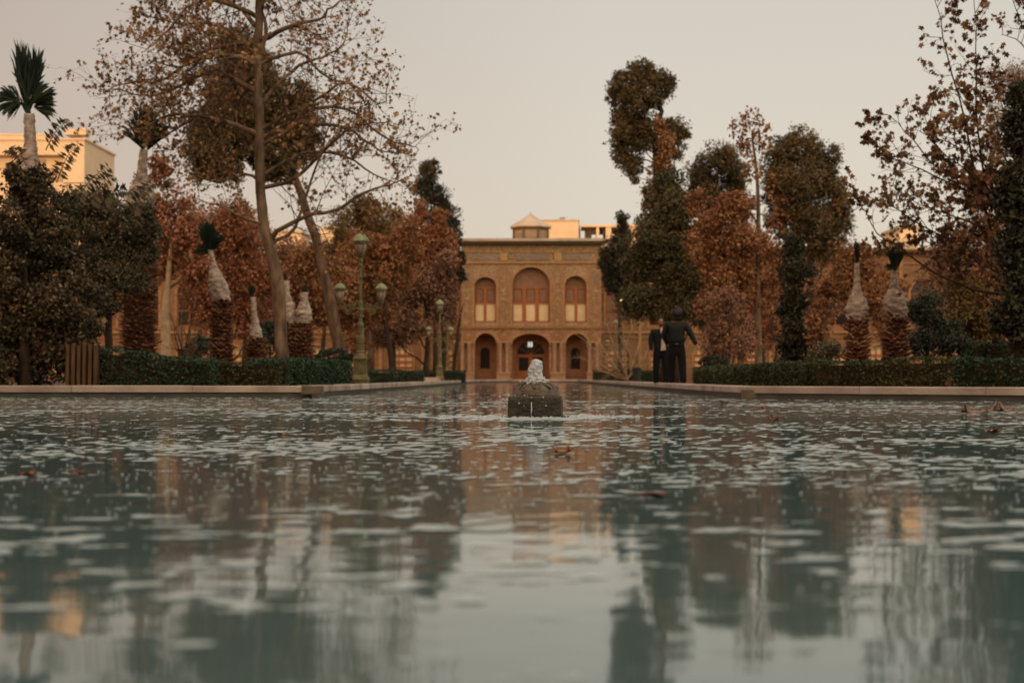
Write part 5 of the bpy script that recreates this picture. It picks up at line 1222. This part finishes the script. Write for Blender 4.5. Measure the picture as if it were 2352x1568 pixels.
o = sp.build('splash_drops', M['jet'], None, True); o.location = (fx, FY, 0); tag(o, 'clear splashing drops and trickles around the fountain block', 'splash', kind='stuff')

# ------------------------------------------------------------------ fallen leaves on the pool
def leaf_obj(px, py, wpx, label, mat, seed, curl=1.0, stem=1.0, rot=None):
    rng = np.random.RandomState(seed); p = onz(px, py, .004); sc_ = wpx*p.y/F; root = empty('fallen_leaf', (p.x, p.y, .0), label, 'leaf', 'plane leaves floating on the pool')
    T = TPL['plane'][0]; a = rng.uniform(0, 6.28) if rot is None else rot; ca, sa = math.cos(a), math.sin(a)
    bm = bmesh.new()
    vs = [bm.verts.new(((x*.95)*sc_*.75, (y-.4)*sc_*.75, 0)) for x, y in T]; bm.faces.new(vs)
    bmesh.ops.triangulate(bm, faces=bm.faces[:]); bmesh.ops.subdivide_edges(bm, edges=bm.edges[:], cuts=3, use_grid_fill=True); 
    for v in bm.verts:
        x, y = v.co.x, v.co.y; d = math.hypot(x, y)/sc_
        z = (d**2*1.3*curl*(1 if math.sin(math.atan2(y,x)*1.5+seed) > -.2 else .15) + .04*math.sin(x/sc_*9+seed))*sc_ + .006
        v.co = Vector((x*ca-y*sa, x*sa+y*ca, max(z, .003)))
    me = bpy.data.meshes.new('blade'); bm.to_mesh(me); bm.free()
    o = link('blade', me, mat, root, True); o.matrix_parent_inverse = Matrix.Identity(4)
    md = o.modifiers.new('thick', 'SOLIDIFY'); md.thickness = .0012
    b = MB(); sx = sc_*.5
    b.tube([(0,0,.008),(.35*sx*ca,.1*sx,.3*sx*stem),(.75*sx*ca,.1*sx,.85*sx*stem),(.8*sx*ca,.1*sx,1.15*sx*stem)], [.0022,.0018,.0018,.003], 5)
    o = b.build('stem', M['stem'], root); o.matrix_parent_inverse = Matrix.Identity(4)
for args in [
  (1292,1040,66,'large orange-brown leaf floating in front of the fountain',M['deadleaf'],3,.9,.5,1.0),
  (62,1090,60,'left of the two orange leaves on the foam patch at the left edge',M['deadleaf'],4,.35,.6,2.2),
  (172,1085,66,'right of the two orange leaves on the left foam patch, with a tall stem',M['deadleaf'],5,.35,1.4,.3),
  (1776,966,34,'dark curled leaf on the right part of the pool',M['deadleaf'],6,1.3,1.1,1.9),
  (1755,938,16,'tiny dark curled leaf behind the dark curled one',M['deadleaf'],7,1.5,.8,.5),
  (2255,948,90,'wide pale dry leaf with upturned lobes at the far right of the pool',M['deadleafpale'],8,.9,.3,.2),
  (2305,944,50,'smaller brown dry leaf beside the wide pale one',M['deadleafpale'],9,1.0,.9,1.2),
  (2282,992,38,'brown leaf below the wide pale one near the right edge',M['deadleaf'],10,.7,.3,.7),
  (1735,1072,26,'small flat orange leaf right of the middle of the pool',M['deadleaf'],11,.4,.2,.9),
  (1497,1136,90,'dark submerged flat leaf right of the middle foreground',M['stem'],12,.08,.05,1.3),
  (655,996,44,'brown leaf with upright stem in the foam left of the fountain',M['deadleafpale'],13,.3,1.3,.4),
  (705,998,50,'brown leaf with curved stem next to the foam, nearer the fountain',M['deadleafpale'],14,.3,1.2,.1),
  (238,1002,26,'small dark leaf behind the left foam patch',M['deadleaf'],15,.7,.5,.1),
  (1505,958,20,'tiny brown leaf right of the fountain',M['deadleafpale'],16,.7,.5,.1),
  (1662,925,30,'thin brown leaf far off near the right coping corner',M['deadleafpale'],17,.6,.5,.1)]:
    leaf_obj(*args)

# ------------------------------------------------------------------ people
def skin_mesh(name, verts, edges, radii, mat, parent, sub=2, root=0):
    me = bpy.data.meshes.new(name); me.from_pydata([tuple(v) for v in verts], edges, []); me.update()
    o = bpy.data.objects.new(name, me); COL.objects.link(o)
    sk = o.modifiers.new('skin', 'SKIN'); sk.use_smooth_shade = True
    if not me.skin_vertices: 
        bm = bmesh.new(); bm.from_mesh(me); bm.verts.layers.skin.verify(); bm.to_mesh(me); bm.free()
    for i, sv in enumerate(me.skin_vertices[0].data):
        r = radii[i]; sv.radius = r if isinstance(r, tuple) else (r, r); sv.use_root = (i == root)
    ss = o.modifiers.new('sub', 'SUBSURF'); ss.levels = sub; ss.render_levels = sub
    dg = bpy.context.evaluated_depsgraph_get(); ev = o.evaluated_get(dg); m2 = bpy.data.meshes.new_from_object(ev)
    bpy.data.objects.remove(o); m2.materials.clear()
    return link(name, m2, mat, parent, True)
SKIN = plain('skin', (.30,.13,.08), .55); HAIR = plain('hair', (.006,.005,.005), .6)
SUIT = noisemat('dark_suit', [(.004,.006,.009),(.007,.010,.014)], 20, .85, .2); TROUSER = plain('black_trousers', (.006,.006,.008), .9, 0, .2)
LEATHER = noisemat('leather_jacket', [(.006,.008,.008),(.010,.013,.013)], 9, .62, .5, bscale=14, dist=.02, spec=.2); SHIRT = noisemat('white_shirt', [(.42,.33,.30),(.50,.40,.36)], 8, .8, .3)
SHOE = plain('black_shoes', (.01,.01,.01), .4)
def chain(V, E, Rr, pts, rads, start=None):
    idx = []
    for i, p in enumerate(pts):
        V.append(Vector(p)); Rr.append(rads[i]); idx.append(len(V)-1)
        if i: E.append((idx[-2], idx[-1]))
        elif start is not None: E.append((start, idx[0]))
    return idx
def hand(V, E, Rr, wrist, w, d, side, spread):
    """palm and five fingers; w wrist index, d hand direction, side: thumb side vector"""
    p = wrist + d*.045; pi = chain(V, E, Rr, [p], [(.030,.018)], w)[0]
    k = p + d*.035; ki = chain(V, E, Rr, [k], [(.034,.016)], pi)[0]
    for j, (o_, L) in enumerate(((-.028,.068),(-.010,.078),(.010,.074),(.027,.058))):
        a = k + side*o_*-1 + d*.018; c = a + d*L*.5 + spread*.008; e_ = c + d*L*.42 + spread*.022
        chain(V, E, Rr, [a, c, e_], [.0095,.0088,.0075], ki)
    a = p + side*.030; chain(V, E, Rr, [a, a+side*.018+d*.032, a+side*.016+d*.06], [.0115,.010,.008], pi)
def person(px, Y, htop, face, label, kind):
    g = at(px, 867, Y); root = empty('person', (g.x, g.y, GZ), label, 'person')
    H = (at(px, htop, Y).z - GZ); k = H/1.75
    def W(x, y, z): return Vector((g.x+x*k*1.10, g.y+y*k, GZ+z*k))     # y<0 is toward the camera
    f = face            # -1 faces the camera, +1 faces away
    if kind == 'suit':
        sh = [(.185,0,1.42),(-.185,0,1.42)]; armL = [(-.235,.0,1.16),(-.225,f*.05,.92),]; armR = [(.235,0,1.16),(.225,f*.06,.92)]
        feet = [(-.11,.0),(.11,f*.08)]; hx = 0.0
    else:
        sh = [(.19,0,1.43),(-.19,0,1.43)]; armL = [(-.26,f*.04,1.17),(-.17,f*.22,.98)]; armR = [(.30,-f*.02,1.18),(.40,-f*.05,.95)]
        feet = [(-.09,f*.10),(.13,-f*.06)]; hx = .02
    # --- body (skin)
    V = []; E = []; Rr = []
    t = chain(V, E, Rr, [W(0,0,1.0),W(0,0,1.12),W(0,f*-.01,1.28),W(0,0,1.40),W(0,f*.012,1.50),W(hx,f*.03,1.565)], [(.10*k,.07*k),(.10*k,.07*k),(.12*k,.08*k),(.11*k,.07*k),(.052*k,.052*k),(.055*k,.06*k)])
    chain(V, E, Rr, [W(hx,f*.035,1.62),W(hx,f*.03,1.68),W(hx,f*.02,1.725)], [(.070*k,.085*k),(.074*k,.09*k),(.045*k,.055*k)], t[-1])
    for sg, ft in ((-1, feet[0]),(1, feet[1])):
        a = chain(V, E, Rr, [W(sg*.095,0,.90),W((sg*.095+ft[0])/2+sg*.01,f*.03+ft[1]/2,.50),W(ft[0],ft[1],.09)], [.085*k,.055*k,.040*k], t[0]); chain(V, E, Rr, [W(ft[0],ft[1]+f*.09,.045),W(ft[0],ft[1]+f*.17,.03)], [.036*k,.030*k], a[-1])
    for sg, arm in ((-1, armL),(1, armR)):
        a = chain(V, E, Rr, [W(sg*.17,0,1.42), W(*arm[0]), W(*arm[1])], [.052*k,.040*k,.028*k], t[3])
        d = (W(*arm[1])-W(*arm[0])).normalized(); sd_ = Vector((0,f*1.0,0)) if abs(d.z) > .6 else Vector((0,0,1)); hand(V, E, Rr, W(*arm[1]), a[-1], d, sd_, Vector((-sg*.6,f*.6,0)))
    skin_mesh('body', V, E, Rr, SKIN, root, 2)
    # --- trousers
    V = []; E = []; Rr = []
    t = chain(V, E, Rr, [W(0,0,1.07),W(0,0,.90)], [(.17*k,.12*k),(.195*k,.13*k)])
    for sg, ft in ((-1, feet[0]),(1, feet[1])):
        chain(V, E, Rr, [W(sg*.095,0,.80),W((sg*.095+ft[0])/2+sg*.01,f*.03+ft[1]/2,.48),W(ft[0],ft[1],.20),W(ft[0],ft[1],.06)], [.115*k,.092*k,.078*k,.080*k], t[1])
    skin_mesh('trousers', V, E, Rr, TROUSER, root, 2)
    for ft in feet:
        V = []; E = []; Rr = []; chain(V, E, Rr, [W(ft[0],ft[1]-f*.03,.045),W(ft[0],ft[1]+f*.10,.045),W(ft[0],ft[1]+f*.20,.035)], [.045*k,.045*k,.036*k]); skin_mesh('shoe', V, E, Rr, SHOE, root, 1)
    # --- jacket
    jm = SUIT if kind == 'suit' else LEATHER; hem = .82 if kind == 'suit' else .93
    V = []; E = []; Rr = []
    t = chain(V, E, Rr, [W(0,0,hem),W(0,0,1.10),W(0,0,1.28),W(0,0,1.40),W(0,0,1.455)], [(.208*k,.145*k),(.20*k,.14*k),(.218*k,.145*k),(.18*k,.12*k),(.088*k,.08*k)])
    for sg, arm in ((-1, armL),(1, armR)):
        a0, a1 = W(*arm[0]), W(*arm[1]); chain(V, E, Rr, [W(sg*.175,0,1.405), W(*arm[0]).lerp(W(sg*.19,0,1.41),.5), a0, a0.lerp(a1,.55), a1], [.086*k,.080*k,.072*k,.060*k,.050*k], t[3])
    skin_mesh('jacket', V, E, Rr, jm, root, 2)
    def patch(name, pts, mat, th=.006):
        bm = bmesh.new(); vs = [bm.verts.new(p_) for p_ in pts]; fc = bm.faces.new(vs); r_ = bmesh.ops.extrude_face_region(bm, geom=[fc])
        for v in r_['geom']:
            if isinstance(v, bmesh.types.BMVert): v.co.y += th
        me = bpy.data.meshes.new(name); bm.to_mesh(me); bm.free(); return link(name, me, mat, root)
    # head bits
    def ball(name, c, r3, mat, cutf=None, seg=26):
        bm = bmesh.new(); bmesh.ops.create_uvsphere(bm, u_segments=seg, v_segments=12, radius=1)
        if cutf: bmesh.ops.delete(bm, geom=[v for v in bm.verts if cutf(v.co)], context='VERTS')
        for v in bm.verts: v.co = Vector((c.x+v.co.x*r3[0]*k, c.y+v.co.y*r3[1]*k, c.z+v.co.z*r3[2]*k))+mnoise.noise_vector(v.co*4)*.006+(mnoise.noise_vector(v.co*26+Vector((3,1,2)))*.022 if name == 'hair' else Vector())
        me = bpy.data.meshes.new(name); bm.to_mesh(me); bm.free(); return link(name, me, mat, root, True)
    hc = W(hx, f*.02, 1.655)
    if kind == 'suit':
        ball('hair', W(hx, -f*.012, 1.68), (.084,.095,.085), HAIR, lambda c: c.y < -.25 and c.z < .42)
        yf = g.y + (f*.03 - .094)*k
        for sg in (-1,1):
            ball('eye', W(sg*.03, f*.125, 1.648), (.013,.010,.008), HAIR, seg=8)
            ball('eyebrow', W(sg*.031, f*.128, 1.668), (.020,.008,.005), HAIR, seg=8)
            ball('ear', W(sg*.079, f*.01, 1.64), (.010,.02,.03), SKIN, seg=8)
        ball('nose', W(0, f*.135, 1.622), (.013,.018,.022), SKIN, seg=8)
        ball('beard', W(0, f*.055, 1.575), (.058,.068,.042), plain('stubble', (.07,.035,.025), .8), lambda c: c.z > .55, seg=14)
        ball('mouth', W(0, f*.126, 1.585), (.024,.008,.006), plain('lips', (.20,.06,.05), .5), seg=8)
        # open shirt front between the lapels
        yy = g.y - .158*k
        patch('shirt', [(g.x-.030*k,yy+.04*k,GZ+1.49*k),(g.x+.045*k,yy+.04*k,GZ+1.49*k),(g.x+.075*k,yy+.01*k,GZ+1.25*k),(g.x+.115*k,yy,GZ+.93*k),(g.x-.015*k,yy,GZ+.92*k),(g.x+.012*k,yy-.004*k,GZ+1.25*k)], SHIRT, .10)
        patch('lapel', [(g.x-.075*k,yy+.03*k,GZ+1.47*k),(g.x-.032*k,yy+.03*k,GZ+1.485*k),(g.x+.012*k,yy-.008*k,GZ+1.24*k),(g.x-.03*k,yy-.008*k,GZ+1.28*k)], SUIT, .02)
    else:
        ball('hair', W(hx-.005, -f*.04, 1.655), (.122,.12,.118), HAIR); ball('nape_hair', W(hx, -f*.045, 1.57), (.085,.075,.10), HAIR)
        ball('ear', W(hx+.085, f*.03, 1.64), (.010,.018,.024), SKIN, seg=8)
        ball('mask', W(hx+.055, f*.075, 1.585), (.045,.05,.045), plain('grey_mask', (.25,.25,.26), .8), seg=10)
        ball('cheek', W(hx+.082, f*.045, 1.625), (.014,.03,.025), SKIN, seg=8)
        V = []; E = []; Rr = []; chain(V, E, Rr, [W(-.075,-f*.01,1.49),W(0,-f*.055,1.515),W(.075,-f*.01,1.49)], [.040*k,.042*k,.040*k]); skin_mesh('collar', V, E, Rr, LEATHER, root, 1)
        V = []; E = []; Rr = []; chain(V, E, Rr, [W(-.17,-f*.06,.965),W(-.09,-f*.118,.965),W(.0,-f*.138,.965),W(.09,-f*.118,.965),W(.17,-f*.06,.965)], [.016*k]*5); skin_mesh('hem', V, E, Rr, LEATHER, root, 1)
        b = MB(); yy = g.y - f*.146*k; b.box(g.x-.05*k, g.x+.03*k, yy-.004, yy+.004, GZ+.962*k, GZ+.972*k); b.build('buckle', plain('buckle', (.5,.48,.44), .3, .8), root)
    return root
person(1518, 35.2, 730, -1, 'man in dark suit and open white shirt walking toward the pool beside the hedge', 'suit')
person(1554, 34.0, 710, 1, 'bushy-haired man seen from behind in black leather jacket and trousers', 'leather')
# terracotta-coloured bollard behind the second man, litter bin left of them
b = MB(); p = at(1588, 867, 39); b.lathe([(0,.17*1.4),(.06,.17*1.4),(.07,.16*1.4),(.5,.12*1.4),(.53,.10*1.4)], (0,0,0), 4, phase=math.pi/4); o = b.build('stone_bollard', M['recess']); o.location = (p.x, p.y, GZ); tag(o, 'tapered orange stone bollard at the end of the right hedge', 'bollard')
b = MB(); p = at(1462, 867, 50); b.lathe([(0,.14),(.5,.15),(.52,.17),(.56,.17),(.6,.10)], (0,0,0), 14); o = b.build('litter_bin', plain('bin', (.012,.014,.013), .5)); o.location = (p.x, p.y, GZ); tag(o, 'small black litter bin among the bare branches left of the men', 'litter bin')
# bird
p = at(1387, 331, 70); b = MB(); b.tube([(-.12,0,0),(-.04,0,.01),(.08,0,0),(.14,0,-.02)], [.01,.035,.03,.008], 8)
b.add([(-.02,0,.02),(.04,0,.02),(.0,-.22,.08),(-.06,-.30,.06)], [(0,1,2,3)]); b.add([(-.02,0,.02),(.04,0,.02),(.0,.22,.08),(-.06,.30,.06)], [(0,1,2,3)])
o = b.build('bird', HAIR); o.location = p; tag(o, 'small dark bird flying in the open sky left of the tall pine', 'bird')
